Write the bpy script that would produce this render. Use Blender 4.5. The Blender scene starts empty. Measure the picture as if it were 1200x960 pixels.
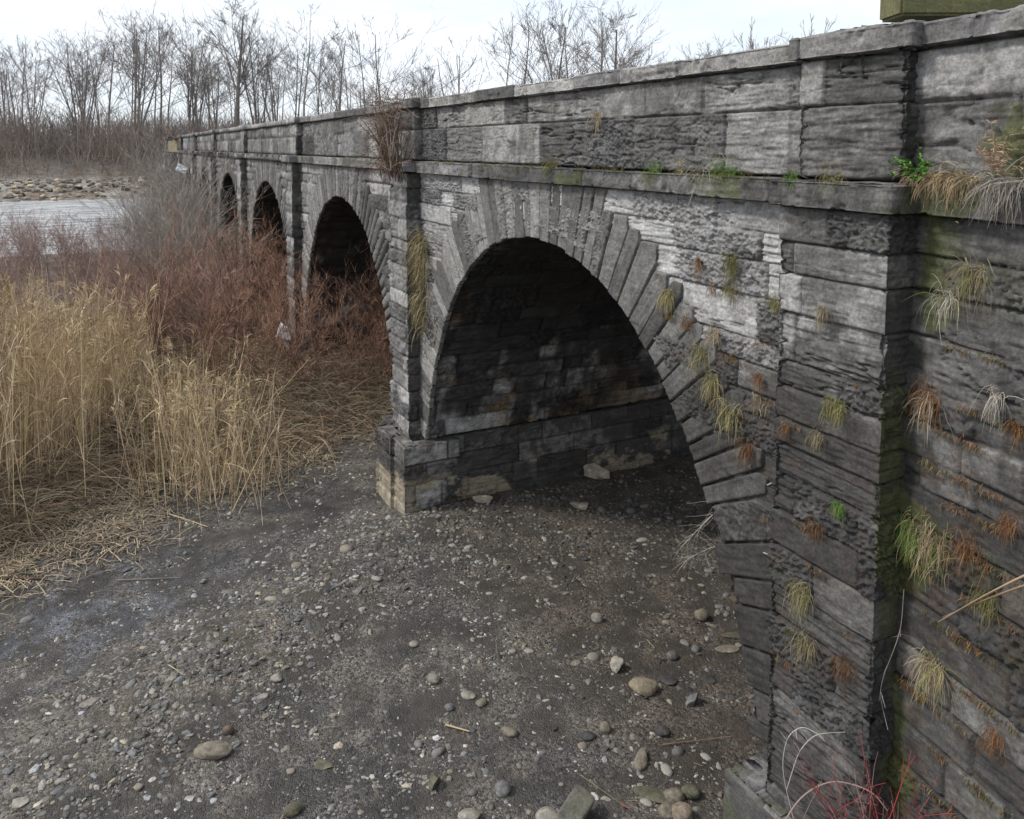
import bpy, math, random
import numpy as np
from mathutils import Vector
C = bpy.context.scene.collection
H = 6.25                       # eye height over the river bed (m)
PI = math.pi
random.seed(7)
RNG = np.random.default_rng(11)
F, TH, PH, YP = 944.34, .4672, .0828, 250.4

# ------------------------------------------------------------------ helpers
def ray(u, v):
    a = (u-600)/F; b = (YP-v)/F
    d = math.cos(PH)+b*math.sin(PH); z = b*math.cos(PH)-math.sin(PH)
    return (a*math.cos(TH)+d*math.sin(TH), -a*math.sin(TH)+d*math.cos(TH), z)
def on_x(u, v, X):
    r = ray(u, v); k = X/r[0]; return Vector((X, r[1]*k, r[2]*k+H))
def on_s(u, v, s):
    r = ray(u, v); k = s/r[1]; return Vector((r[0]*k, s, r[2]*k+H))
def on_z(u, v, zw=0.0):
    r = ray(u, v); k = (zw-H)/r[2]; return Vector((r[0]*k, r[1]*k, zw))
def hsh(i, j, seed=0):
    i = np.asarray(i).astype(np.int64); j = np.asarray(j).astype(np.int64)
    h = (i*374761393 + j*668265263 + seed*974634777) & 0xffffffff
    h = ((h ^ (h >> 13))*1274126177) & 0xffffffff
    h = (h ^ (h >> 16))*2246822519 & 0xffffffff
    return ((h ^ (h >> 15)) & 0xffffff)/float(0xffffff)
def vn(x, y, seed=0):
    xi = np.floor(x); yi = np.floor(y); fx = x-xi; fy = y-yi
    fx = fx*fx*(3-2*fx); fy = fy*fy*(3-2*fy)
    a = hsh(xi, yi, seed); b = hsh(xi+1, yi, seed); c = hsh(xi, yi+1, seed); d = hsh(xi+1, yi+1, seed)
    return a+(b-a)*fx+(c-a)*fy+(a-b-c+d)*fx*fy
def fbm(x, y, o=4, seed=0, g=.5):
    t = 0; a = 1.; n = 0.
    for k in range(o):
        t = t+a*vn(x*2**k+k*17.3, y*2**k-k*9.1, seed+k); n += a; a *= g
    return t/n
def sst(a, b, x):
    t = np.clip((x-a)/(b-a), 0, 1); return t*t*(3-2*t)
def mixc(a, b, t):
    return a*(1-t[..., None])+np.asarray(b)*t[..., None]

def mk(name, V, Fc, mat, parent=None, col=None, smooth=True):
    """V (n,3); Fc (m,3|4) int; one mesh object"""
    me = bpy.data.meshes.new(name)
    V = np.ascontiguousarray(V, dtype=np.float32); Fc = np.ascontiguousarray(Fc, dtype=np.int32)
    k = Fc.shape[1]
    me.vertices.add(len(V)); me.vertices.foreach_set('co', V.ravel())
    me.loops.add(Fc.size); me.loops.foreach_set('vertex_index', Fc.ravel())
    me.polygons.add(len(Fc))
    me.polygons.foreach_set('loop_start', np.arange(0, Fc.size, k, dtype=np.int32))
    me.polygons.foreach_set('use_smooth', np.full(len(Fc), smooth, dtype=bool))
    if col is not None:
        at = me.attributes.new('Col', 'FLOAT_COLOR', 'POINT')
        cc = np.ones((len(V), 4), dtype=np.float32); cc[:, :3] = col
        at.data.foreach_set('color', cc.ravel())
    me.materials.append(mat); me.update(calc_edges=True); me.validate()
    o = bpy.data.objects.new(name, me); C.objects.link(o)
    if parent is not None: o.parent = parent
    return o
def grid_faces(n, m, keep=None):
    i = np.arange(n-1)[:, None]*m+np.arange(m-1)[None, :]
    f = np.stack([i, i+1, i+m+1, i+m], -1)
    return f.reshape(-1, 4) if keep is None else f[keep]
def mkgrid(name, P, mat, parent=None, col=None, keep=None, smooth=True):
    n, m = P.shape[:2]; f = grid_faces(n, m, keep); V = P.reshape(-1, 3)
    c = None if col is None else col.reshape(-1, 3)
    if keep is not None:
        used = np.unique(f); rm = np.zeros(len(V), int); rm[used] = np.arange(len(used))
        V = V[used]; f = rm[f]; c = None if c is None else c[used]
    return mk(name, V, f, mat, parent, c, smooth)
def thing(name, label, cat, loc=(0, 0, 0), group=None, rz=0, sc=1):
    o = bpy.data.objects.new(name, None); C.objects.link(o); o.empty_display_size = .2
    o.location = loc; o.rotation_euler = (0, 0, rz); o.scale = (sc,)*3
    return tag(o, label, cat, group)
def tag(o, label, cat, group=None, kind=None):
    o['label'] = label; o['category'] = cat
    if group: o['group'] = group
    if kind: o['kind'] = kind
    return o
def kind(o, k, label=None):
    o['kind'] = k
    if label: o['label'] = label
    return o
def copy_tree(o, loc, rz=0, sc=1, label=None, group=None):
    r = o.copy(); C.objects.link(r); r.location = loc; r.rotation_euler = (0, 0, rz)
    r.scale = sc if hasattr(sc, '__len__') else (sc,)*3
    if label: r['label'] = label
    if group: r['group'] = group
    for ch in list(o.children):
        c = ch.copy(); C.objects.link(c); c.parent = r
    return r

# ------------------------------------------------------------------ materials
def newmat(name):
    m = bpy.data.materials.new(name); m.use_nodes = True; nt = m.node_tree
    b = nt.nodes['Principled BSDF']; return m, nt, b
def N(nt, t, **kw):
    n = nt.nodes.new(t)
    for k, v in kw.items():
        if k in n.inputs: n.inputs[k].default_value = v
        else: setattr(n, k, v)
    return n
def L(nt, a, b): nt.links.new(a, b)
def stone_mat(name, bump=.5, scale=1., rough=.85, dist=.012):
    m, nt, b = newmat(name)
    at = N(nt, 'ShaderNodeAttribute', attribute_name='Col')
    tc = N(nt, 'ShaderNodeTexCoord')
    n1 = N(nt, 'ShaderNodeTexNoise', Scale=38*scale, Detail=8., Roughness=.7)
    n2 = N(nt, 'ShaderNodeTexNoise', Scale=7*scale, Detail=6., Roughness=.65)
    mp = N(nt, 'ShaderNodeMapping'); mp.inputs['Scale'].default_value = (5, 5, 17)
    L(nt, tc.outputs['Object'], mp.inputs[0])
    n3 = N(nt, 'ShaderNodeTexNoise', Scale=1.3*scale, Detail=6., Roughness=.65); L(nt, mp.outputs[0], n3.inputs['Vector'])
    for n in (n1, n2): L(nt, tc.outputs['Object'], n.inputs['Vector'])
    r1 = N(nt, 'ShaderNodeMapRange'); r1.inputs[1].default_value = .3; r1.inputs[2].default_value = .7; r1.inputs[3].default_value = .58; r1.inputs[4].default_value = 1.45
    L(nt, n1.outputs[0], r1.inputs[0])
    r2 = N(nt, 'ShaderNodeMapRange'); r2.inputs[1].default_value = .3; r2.inputs[2].default_value = .7; r2.inputs[3].default_value = .75; r2.inputs[4].default_value = 1.27
    L(nt, n2.outputs[0], r2.inputs[0])
    r3 = N(nt, 'ShaderNodeMapRange'); r3.inputs[1].default_value = .3; r3.inputs[2].default_value = .7; r3.inputs[3].default_value = .8; r3.inputs[4].default_value = 1.2
    L(nt, n3.outputs[0], r3.inputs[0])
    a = N(nt, 'ShaderNodeMath', operation='MULTIPLY'); L(nt, r1.outputs[0], a.inputs[0]); L(nt, r2.outputs[0], a.inputs[1])
    a2 = N(nt, 'ShaderNodeMath', operation='MULTIPLY'); L(nt, a.outputs[0], a2.inputs[0]); L(nt, r3.outputs[0], a2.inputs[1])
    vm = N(nt, 'ShaderNodeVectorMath', operation='SCALE'); L(nt, at.outputs['Color'], vm.inputs[0]); L(nt, a2.outputs[0], vm.inputs['Scale'])
    L(nt, vm.outputs[0], b.inputs['Base Color'])
    s = N(nt, 'ShaderNodeMath', operation='ADD'); L(nt, n1.outputs[0], s.inputs[0]); L(nt, n3.outputs[0], s.inputs[1])
    bp = N(nt, 'ShaderNodeBump', Strength=bump, Distance=dist); L(nt, s.outputs[0], bp.inputs['Height']); L(nt, bp.outputs[0], b.inputs['Normal'])
    b.inputs['Roughness'].default_value = rough; b.inputs['Specular IOR Level'].default_value = .35
    return m
def col_mat(name, rough=.8, spec=.25, var=.25, scale=6., trans=0.):
    m, nt, b = newmat(name)
    at = N(nt, 'ShaderNodeAttribute', attribute_name='Col')
    tc = N(nt, 'ShaderNodeTexCoord'); n = N(nt, 'ShaderNodeTexNoise', Scale=scale, Detail=4.)
    L(nt, tc.outputs['Object'], n.inputs['Vector'])
    r = N(nt, 'ShaderNodeMapRange'); r.inputs[1].default_value = .3; r.inputs[2].default_value = .7; r.inputs[3].default_value = 1-var; r.inputs[4].default_value = 1+var
    L(nt, n.outputs[0], r.inputs[0])
    oi = N(nt, 'ShaderNodeObjectInfo')
    ro = N(nt, 'ShaderNodeMapRange'); ro.inputs[3].default_value = .8; ro.inputs[4].default_value = 1.2
    L(nt, oi.outputs['Random'], ro.inputs[0])
    mm = N(nt, 'ShaderNodeMath', operation='MULTIPLY'); L(nt, r.outputs[0], mm.inputs[0]); L(nt, ro.outputs[0], mm.inputs[1])
    vm = N(nt, 'ShaderNodeVectorMath', operation='SCALE'); L(nt, at.outputs['Color'], vm.inputs[0]); L(nt, mm.outputs[0], vm.inputs['Scale'])
    L(nt, vm.outputs[0], b.inputs['Base Color'])
    b.inputs['Roughness'].default_value = rough; b.inputs['Specular IOR Level'].default_value = spec
    return m
M_STONE = stone_mat('limestone', .65)
M_VAULT = stone_mat('vault_stone', .5, .8)
M_ROCK = stone_mat('cobble_stone', .35, 1.2, .75, .006)
M_PLANT = col_mat('dry_plant')
M_BARK = col_mat('bark', .9, .15, .3, 3.)
M_PAINT = col_mat('plain_surface', .6, .4, .06, 3.)

# ------------------------------------------------------------------ masonry
ROWS = np.array([-7.3, -6.9, -6.5, -6.12, -5.75, -5.4, -5.07, -4.78, -4.5, -4.26, -3.95, -3.66, -3.4, -3.08, -2.8, -2.52, -2.27, -2.07, -1.82, -1.62, -1.25, -.95, -.71, -.44])
PROWS = np.array([-.23, .3, .64])
def joints(length, avg, seed):
    r = random.Random(seed); out = [-r.uniform(.2, 1.)*avg]
    while out[-1] < length+avg: out.append(out[-1]+avg*r.choice((.55, .75, 1., 1.2, 1.5)))
    return np.array(out)
def blockmap(u, z, rows, avg, seed, jw=.008):
    """u,z arrays -> id (0..1), id2, joint depth mask 0..1"""
    r = np.clip(np.searchsorted(rows, z, side='right')-1, 0, len(rows)-2)
    dz = np.minimum(z-rows[r], rows[r+1]-z)
    idu = np.zeros(u.shape, int); du = np.full(u.shape, 9.)
    for k in range(len(rows)-1):
        m = r == k
        if not m.any(): continue
        j = joints(float(u.max())+1, avg, seed*101+k)
        q = np.clip(np.searchsorted(j, u[m], side='right')-1, 0, len(j)-2)
        idu[m] = q; du[m] = np.minimum(u[m]-j[q], j[q+1]-u[m])
    w = jw*(0.45+1.1*vn(u*3, z*3, seed+3))
    jm = np.maximum(1-sst(0, 1, dz/w*.8), (1-sst(0, 1, du/(w*1.15)))*.95)
    edge = np.minimum(dz, du)
    return hsh(idu, r, seed), hsh(idu, r, seed+50), jm, edge
def relief(u, z, bid, bid2, jm, edge, seed, amp=1.):
    """outward displacement in metres, mostly negative"""
    strata = (np.abs(fbm(u*1.7, z*15, 4, seed+5)-.5)*2)**.7
    strata2 = (np.abs(fbm(u*3.3+9, z*32, 3, seed+7)-.5)*2)**.6
    pit = fbm(u*17, z*20, 4, seed+9, .65)
    fine = fbm(u*40, z*60, 2, seed+12)
    rock = sst(.70, .76, bid); lay = sst(.24, .3, bid)*(1-rock)
    d = -.006*(fine-.5) - .010*(bid2-.5) - .008*vn(u*2, z*2, seed)
    d = d - lay*(.030*(1-strata)+.020*(1-strata2)+.014*pit-.012)
    d = d - rock*(.075*(np.abs(pit-.5)*2)**.55+.015*(1-strata)-.04)
    d = d - (1-lay-rock)*(.010*(1-strata2)*(vn(u*2.5, z*5, seed+2) > .5)+.008*pit)
    d = d - .020*(1-sst(0, .025, edge))*vn(u*8, z*8, seed+21)        # worn arrises
    crk = 1-sst(.0, .022, np.abs(fbm(u*.9+3, z*6.5, 4, seed+61)-.5))
    d = d-.022*crk*(vn(u*1.3, z*3, seed+63) > .38)*(.4+lay)
    return d*amp-.034*jm
def stone_rgb(u, z, bid, bid2, jm, seed, tone=.2, light=0., dark=0., moss=0., rust=0., d=None):
    """tone ~ albedo; light / dark / moss / rust = arrays or floats 0..1 for the reach of each stain; dark also carries shade painted on near sides"""
    base = tone*(.50+.95*bid2**1.2)*(1.12-.34*sst(.24, .76, bid))
    c = np.stack([base*1.04, base*1.0, base*(.93+.07*bid)], -1)
    n = fbm(u*1.1, z*1.6, 5, seed+31); n2 = fbm(u*3.1+4, z*2.2, 5, seed+37)
    str_ = fbm(u*5.5, z*3.5, 6, seed+41, .65)
    n3 = fbm(u*7+2, z*15, 5, seed+39, .65); lt = sst(.52, .66, n2*.42+n*.33+n3*.25+light*.34-.06+.10*(bid2-.5))*light*(1-.6*sst(.5, .76, bid))
    c = mixc(c, (.46, .452, .445), lt*.8)
    dk = sst(.46, .60, n*.5+str_*.5+dark*.26-.12+.10*(bid-.5))*np.clip(.35+dark, 0, 1)
    c = mixc(c, (.037, .035, .034), dk*.8)
    cr_ = sst(.54, .6, fbm(u*9+1, z*15, 4, seed+47, .6)); c = mixc(c, (.054, .052, .050), cr_*(.18+.5*dark))
    ms = sst(.5, .62, fbm(u*2.3+7, z*2.3, 5, seed+45)+moss*.35-.2)*moss
    c = mixc(c, (.075, .085, .022), ms*.85)
    rs = sst(.57, .63, fbm(u*9, z*13, 5, seed+52, .6)+rust*.12-.02)*rust*(.35+.65*(1-sst(.0, .05, np.abs(jm-1)+0)))
    c = mixc(c, (.13, .062, .022), rs*.8)
    crk = (1-sst(.0, .018, np.abs(fbm(u*.9+3, z*6.5, 4, seed+61)-.5)))*(vn(u*1.3, z*3, seed+63) > .38)
    c = mixc(c, (.03, .028, .027), crk*.6)
    c = mixc(c, (.02, .019, .018), jm*.7)
    return c
def path_samples(path, res):
    """plan polyline -> points, mitred outward normals (clockwise), arc length"""
    P = [np.array(p, float) for p in path]; seg = [P[i+1]-P[i] for i in range(len(P)-1)]
    ln = [np.linalg.norm(s) for s in seg]; dr = [s/l for s, l in zip(seg, ln)]
    nm = [np.array((d[1], -d[0])) for d in dr]
    pts = []; nrm = []; us = []; u0 = 0; si = []
    for i in range(len(seg)):
        n = max(2, int(ln[i]/res)+1); t = np.linspace(0, 1, n)
        for k in range(n):
            if i > 0 and k == 0: continue
            pts.append(P[i]+seg[i]*t[k]); us.append(u0+ln[i]*t[k]); si.append(i)
            if k == n-1 and i < len(seg)-1:
                m = nm[i]+nm[i+1]; m = m/(1+nm[i]@nm[i+1]); nrm.append(m)
            else: nrm.append(nm[i])
        u0 += ln[i]
    return np.array(pts), np.array(nrm), np.array(us), np.array(si)
def masonry(name, path, z0, z1, res, seed, parent, rows=ROWS, avg=.95, colf=None, mask=None, amp=1., mat=None, u_from=0.):
    pts, nrm, us, si = path_samples(path, res)
    zs = np.linspace(z0, z1, max(2, int((z1-z0)/res)+1))
    U, Z = np.meshgrid(us+u_from, zs, indexing='ij')
    bid, bid2, jm, edge = blockmap(U, Z, rows, avg, seed, max(.008, res*.6))
    d = relief(U, Z, bid, bid2, jm, edge, seed, amp)
    X = pts[:, 0][:, None]+nrm[:, 0][:, None]*d; S = pts[:, 1][:, None]+nrm[:, 1][:, None]*d
    P = np.stack([X, S, Z+H], -1)
    kw = colf(pts[:, 0][:, None]+0*Z, pts[:, 1][:, None]+0*Z, Z, nrm[:, 1][:, None]+0*Z) if colf else {}
    col = stone_rgb(U, Z, bid, bid2, jm, seed, d=d, **kw)
    if name == 'plinth':                     # silt left by high water
        wl = sst(-5.62, -5.8, Z+.25*(fbm(U*1.2, U*0+2, 3, 4)-.5))*sst(.46, .52, fbm(U*1.6, Z*3, 5, 8, .6)+.25*sst(5.3, 4.3, pts[:, 0][:, None]+0*Z)-.06)
        col = mixc(col, (.30, .255, .18), wl*.75)
    keep = None
    if mask is not None:
        k = mask(S, Z); keep = (k[:-1, :-1] & k[1:, :-1] & k[:-1, 1:] & k[1:, 1:])
    return mkgrid(name, P, mat or M_STONE, parent, col, keep)
def band(name, path, prof, res, seed, parent, colf=None, avg=1.25, amp=1., mat=None):
    """sweep a profile [(out, z)...] along a plan path: string course, coping, plinth tops"""
    pts, nrm, us, si = path_samples(path, res)
    pr = [np.array(p, float) for p in prof]; q = []; cs = []; c0 = 0
    for i in range(len(pr)-1):
        l = np.linalg.norm(pr[i+1]-pr[i]); n = max(2, int(l/res)+1)
        for k in range(n):
            if i > 0 and k == 0: continue
            q.append(pr[i]+(pr[i+1]-pr[i])*k/(n-1)); cs.append(c0+l*k/(n-1))
        c0 += l
    q = np.array(q); cs = np.array(cs)
    g = np.gradient(q, axis=0); g /= np.linalg.norm(g, axis=1)[:, None]+1e-9
    pn = np.stack([g[:, 1], -g[:, 0]], -1)      # outward for an underside -> front -> top profile
    U, W = np.meshgrid(us, cs, indexing='ij')
    j = joints(float(us.max())+1, avg, seed); k = np.clip(np.searchsorted(j, us, side='right')-1, 0, len(j)-2)
    du = np.minimum(us-j[k], j[k+1]-us); jm = (1-sst(0, max(.01, res*.7), du))[:, None]*np.ones_like(W)
    bid = hsh(k, 0*k+3, seed)[:, None]+0*W; bid2 = hsh(k, 0*k+9, seed)[:, None]+0*W
    low = fbm(U*1.5, W*3, 4, seed+2); chip = fbm(U*9, W*9, 4, seed+6, .6)
    lay = (np.abs(fbm(U*1.6, W*14, 4, seed+8)-.5)*2)**.7
    d = (-.014*low-.02*sst(.55, .75, chip)-.012*(1-lay)-.012*bid2)*amp-.03*jm
    out = q[:, 0][None, :]+d*pn[:, 0][None, :]; z = q[:, 1][None, :]+d*pn[:, 1][None, :]
    if name == 'coping': z = z + (.012*(bid-.5))
    X = pts[:, 0][:, None]+nrm[:, 0][:, None]*out; S = pts[:, 1][:, None]+nrm[:, 1][:, None]*out
    P = np.stack([X, S, z+H], -1)
    kw = colf(X, S, z, nrm[:, 1][:, None]+0*z) if colf else {}
    col = stone_rgb(U, W, bid, bid2, jm, seed, d=d*.8, **kw)
    return mkgrid(name, P, mat or M_STONE, parent, col)

# ------------------------------------------------------------------ the aqueduct
LSP = 9.47; SC0 = 8.87; XW = 4.8; XB = 14.2
TAB = np.array([(0, -1.15), (.35, -1.165), (.7, -1.215), (1.1, -1.32), (1.5, -1.47), (1.95, -1.71), (2.4, -2.06), (2.75, -2.42), (3.04, -2.79), (3.3, -3.22), (3.52, -3.68), (3.7, -4.15), (3.84, -4.6), (3.95, -5.07)])
def intrados():
    full = np.concatenate([TAB[::-1]*[1, 1], TAB[1:]*[-1, 1]])    # far foot -> crown -> near foot
    l = np.concatenate([[0], np.cumsum(np.linalg.norm(np.diff(full, axis=0), axis=1))])
    t = np.linspace(0, l[-1], 400); a = np.interp(t, l, full[:, 0]); b = np.interp(t, l, full[:, 1])
    for _ in range(30):
        a[1:-1] = (a[:-2]+2*a[1:-1]+a[2:])/4; b[1:-1] = (b[:-2]+2*b[1:-1]+b[2:])/4
    l = np.concatenate([[0], np.cumsum(np.hypot(np.diff(a), np.diff(b)))])
    return l, a, b
IL, IA, IB = intrados()
ITA = np.gradient(IA, IL); ITB = np.gradient(IB, IL)
def ipt(t):
    a = np.interp(t, IL, IA); b = np.interp(t, IL, IB); ta = np.interp(t, IL, ITA); tb = np.interp(t, IL, ITB)
    n = np.hypot(ta, tb); ta, tb = ta/n, tb/n
    na, nb = -tb, ta                        # make it point away from the opening
    sg = np.where(na*a+nb*(b+4.5) > 0, 1, -1); return a, b, na*sg, nb*sg
def open_half(z):        # half width of the opening at height z
    o = np.argsort(TAB[:, 1]); return np.where(z > -1.15, -1, np.interp(z, TAB[o, 1], TAB[o, 0]))
def arch_mask(sc, grow):
    def f(S, Z): return (np.abs(S-sc) > open_half(Z-grow)+grow) | (Z > -1.15+grow)
    return f
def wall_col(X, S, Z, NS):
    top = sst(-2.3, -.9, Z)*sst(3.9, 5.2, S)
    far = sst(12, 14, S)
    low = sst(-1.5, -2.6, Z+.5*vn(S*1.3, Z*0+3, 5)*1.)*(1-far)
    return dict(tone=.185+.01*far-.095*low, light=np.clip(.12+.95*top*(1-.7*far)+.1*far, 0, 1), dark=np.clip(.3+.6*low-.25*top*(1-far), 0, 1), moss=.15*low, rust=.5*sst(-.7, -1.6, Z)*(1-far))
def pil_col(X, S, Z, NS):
    near = NS < -.4  # camera-facing sides: algae stain plus shade put into the colour
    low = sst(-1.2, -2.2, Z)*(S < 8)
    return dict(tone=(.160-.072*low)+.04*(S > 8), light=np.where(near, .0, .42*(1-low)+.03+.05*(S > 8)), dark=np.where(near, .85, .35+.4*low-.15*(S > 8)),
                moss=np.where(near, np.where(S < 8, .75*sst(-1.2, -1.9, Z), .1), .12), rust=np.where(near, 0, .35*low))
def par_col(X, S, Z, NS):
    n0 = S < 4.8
    return dict(tone=.195-.03*n0, light=np.where(NS < -.4, 0, .38-.1*n0-.1*(S > 13)), dark=np.where(NS < -.4, .7, .3+.1*n0), moss=.10+.0*Z, rust=0*Z)  # near ends darkened in the colour, as on the pilasters
def cop_col(X, S, Z, NS):
    return dict(tone=.235+0*Z, light=.35+0*Z, dark=.25+0*Z, moss=.25+0*Z, rust=0*Z)
def str_col(X, S, Z, NS):
    f = sst(8, 13, S); return dict(tone=.115+.085*f, light=.06+.4*f, dark=.6-.25*f, moss=.6-.2*f, rust=.1+0*Z)
def ring_col(X, S, Z, NS): return dict(tone=.19, light=.3, dark=.3, moss=.05, rust=0)

aq = thing('stone_aqueduct', 'weathered grey limestone aqueduct of round arches running across the river bed', 'aqueduct', (0, 0, 0))
def res_at(s): return float(np.clip(.0125*(s/6.)**1.15, .0115, .2))

def bump_(R, i): return vn(R*6, R*0+i, 5)
def arch_ring(k, sc):
    rnd = random.Random(40+k); tot = IL[-1]; res = res_at(max(6, sc-3))*1.1
    t = 0; edges = [0]
    while t < tot-.15:
        p = ipt(t)[1]; w = rnd.uniform(.16, .25) if p > -3.2 else rnd.uniform(.22, .34)
        if t+w > tot-.12: w = tot-t
        t += w; edges.append(t)
    Vs = []; Fs = []; Cs = []; nb_ = 0
    for i in range(len(edges)-1):
        a, b = edges[i], edges[i+1]; w = b-a
        nc = max(5, int(w/res)+1); tt = np.linspace(a+.002, b-.002, nc)
        pa, pz, na, nz = ipt(tt)
        mid = ipt(np.array([a+w*.5])); side = 1 if mid[0][0] > 0 else -1
        # outer tip corner: three quarters across towards the outer joint
        fr = .75*min(1., max(.12, float(mid[3][0])))+.0; tq = a+w*((1-fr) if side > 0 else fr); qa, qz, qna, qnz = [x[0] for x in ipt(np.array([tq]))]
        ln = rnd.uniform(.80, .98)+.12*(abs(mid[0][0]) < .2)
        ca, cz = qa+qna*ln, qz+qnz*ln
        if abs(mid[0][0]) < 1.35: cz = -.447; ca = side*9
        cz = min(cz, -.447); ca = side*min(abs(ca), 4.32) if abs(ca) < 8 else ca
        with np.errstate(divide='ignore', invalid='ignore'):
            l1 = np.where(nz > .02, (cz-pz)/np.maximum(nz, .02), 99); l2 = np.where(np.abs(na) > .02, (ca-pa)/np.where(np.abs(na) > .02, na, 1), 99)
        l2 = np.where(l2 > 0, l2, 99); lim = np.clip(np.minimum(l1, l2), .3, 1.9)
        nr = max(6, int(.9/res)+1); rr = np.linspace(0, 1, nr)
        off = rnd.uniform(-.012, .012)
        if mid[1][0] < -3.2 and side < 0: off = rnd.choice((-.09, .07, -.05, .10, .02)); st_e = .07
        else: st_e = .012
        xo = XW-.012-rnd.uniform(0, .02)
        U = np.broadcast_to((tt-a)[:, None], (nc, nr)); R = rr[None, :]*lim[:, None]
        st = rnd.random(); sd = 500+k*60+i
        e = np.minimum(np.minimum(U, w-U), np.minimum(R+.02, lim[:, None]-R+.004)); jm = 1-sst(0, max(.010, res*.8), np.minimum(U, w-U)*(.8+.5*bump_(R, i)))
        lay = (np.abs(fbm(U*16, R*1.6, 4, sd)-.5)*2)**.7; pit = fbm(U*17, R*17, 4, sd+3, .65)
        d = -.004-.016*(1-lay)*(st < .7)-(.045*(np.abs(pit-.5)*2)**.6-.015)*(st > .7)-.008*pit-.05*jm-.008*(1-sst(0, .012, e))
        er = st_e*(fbm((tt[:, None]*9)+0*R, R*9+i, 4, sd+9)-.3)*(1-rr[None, :]); Pa = pa[:, None]+na[:, None]*(R+(off+er)*(1-rr[None, :])); Pz = pz[:, None]+nz[:, None]*(R+(off+er)*(1-rr[None, :]))
        Px = xo-d+.0*R
        # returns: soffit side (back into the vault) and outer side
        nb = 4; bx = np.linspace(.07, 0, nb)[:-1]
        Bx = xo+bx[None, :]+0*pa[:, None]+.02; Ba = (pa+na*(off+.03*jm[:, 0]))[:, None]+0*Bx; Bz = (pz+nz*(off+.03*jm[:, 0]))[:, None]+0*Bx
        Ex = np.stack([xo+.09+0*pa], 1); Ea = Pa[:, -1:]; Ez = Pz[:, -1:]
        X_ = np.concatenate([Bx, Px, Ex], 1); A_ = np.concatenate([Ba, Pa, Ea], 1); Z_ = np.concatenate([Bz, Pz, Ez], 1)
        D_ = np.concatenate([0*Bx-.01, d, 0*Ex-.01], 1); J_ = np.concatenate([np.repeat(jm[:, :1], nb-1, 1), jm, jm[:, -1:]], 1)
        P = np.stack([X_, sc+A_, Z_+H], -1)
        bb = np.full(X_.shape, hsh(i, k, 9)*.3); b2 = np.full(X_.shape, hsh(i, k, 19))
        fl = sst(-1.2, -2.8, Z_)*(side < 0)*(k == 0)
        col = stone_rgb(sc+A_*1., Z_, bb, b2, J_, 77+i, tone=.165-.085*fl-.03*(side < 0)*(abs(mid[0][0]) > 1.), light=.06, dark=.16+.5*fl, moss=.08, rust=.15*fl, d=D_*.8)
        n, m = X_.shape; Vs.append(P.reshape(-1, 3)); Cs.append(col.reshape(-1, 3)); Fs.append(grid_faces(n, m)+nb_); nb_ += n*m
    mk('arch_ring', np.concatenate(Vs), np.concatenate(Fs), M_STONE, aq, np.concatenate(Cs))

def vault(k, sc):
    res = .027 if k == 0 else (.07 if k < 3 else .16)
    tt = np.linspace(0, IL[-1], int(IL[-1]/res)+1); xx = np.linspace(XW+.035, XB, int((XB-XW-.035)/(res*1.3))+1)
    pa, pz, na, nz = ipt(tt); T, X = np.meshgrid(tt, xx, indexing='ij')
    rows = np.cumsum(np.concatenate([[0], np.array([.34, .3, .36, .28]*20)])); 
    bid, bid2, jm, edge = blockmap(X, T, rows, .8, 900+k, .02 if k == 0 else res*.8)
    d = relief(X, T, bid, bid2, jm, edge, 900+k, 1.5)
    P = np.stack([X, sc+(pa[:, None]-na[:, None]*(d+.02)), pz[:, None]-nz[:, None]*(d+.02)+H], -1)
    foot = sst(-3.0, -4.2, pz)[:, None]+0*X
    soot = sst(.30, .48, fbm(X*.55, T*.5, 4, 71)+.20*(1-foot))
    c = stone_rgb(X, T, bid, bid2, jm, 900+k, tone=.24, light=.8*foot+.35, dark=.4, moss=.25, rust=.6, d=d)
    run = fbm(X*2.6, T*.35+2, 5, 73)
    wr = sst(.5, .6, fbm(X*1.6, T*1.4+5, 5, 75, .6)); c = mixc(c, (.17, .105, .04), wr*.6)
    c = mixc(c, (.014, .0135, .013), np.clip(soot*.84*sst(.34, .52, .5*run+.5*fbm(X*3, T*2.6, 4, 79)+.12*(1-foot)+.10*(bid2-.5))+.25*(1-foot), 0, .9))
    keep = None
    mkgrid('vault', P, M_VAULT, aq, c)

PW = 1.0
def pier_path_pil(sp, dep=.25, w=.97):       # far -> near
    return [(XW+.12, sp+w), (XW-dep, sp+w), (XW-dep, sp), (XW+.12, sp)]
for k in range(6):
    sc = SC0+k*LSP; s0 = 3.56+k*LSP+.0; s1 = s0+LSP
    r = res_at(max(5, s0))
    z0 = -6.5
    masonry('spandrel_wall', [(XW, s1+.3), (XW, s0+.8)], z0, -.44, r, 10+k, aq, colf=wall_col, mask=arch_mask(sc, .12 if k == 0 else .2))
    arch_ring(k, sc); vault(k, sc)
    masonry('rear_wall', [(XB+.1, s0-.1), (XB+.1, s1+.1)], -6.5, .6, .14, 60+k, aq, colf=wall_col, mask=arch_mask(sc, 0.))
    # parapet and coping of the bay
    masonry('parapet', [(XW+.07, s1+.1), (XW+.07, s0+.8)], -.235, .655, r, 110+k, aq, rows=PROWS, avg=1.15, colf=par_col)
    band('string_course', [(XW, s1+.02), (XW, s0+.95)], [(-.02, -.45), (.11, -.45), (.11, -.245), (.09, -.232), (-.1, -.225)], r*1.2, 130+k, aq, str_col)
    band('coping', [(XW+.07, s1+.02), (XW+.07, s0+.95)], [(-.1, .615), (.075, .64), (.08, .80), (.05, .825), (-.62, .84), (-.62, .5)], r*1.2, 150+k, aq, cop_col)
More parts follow.
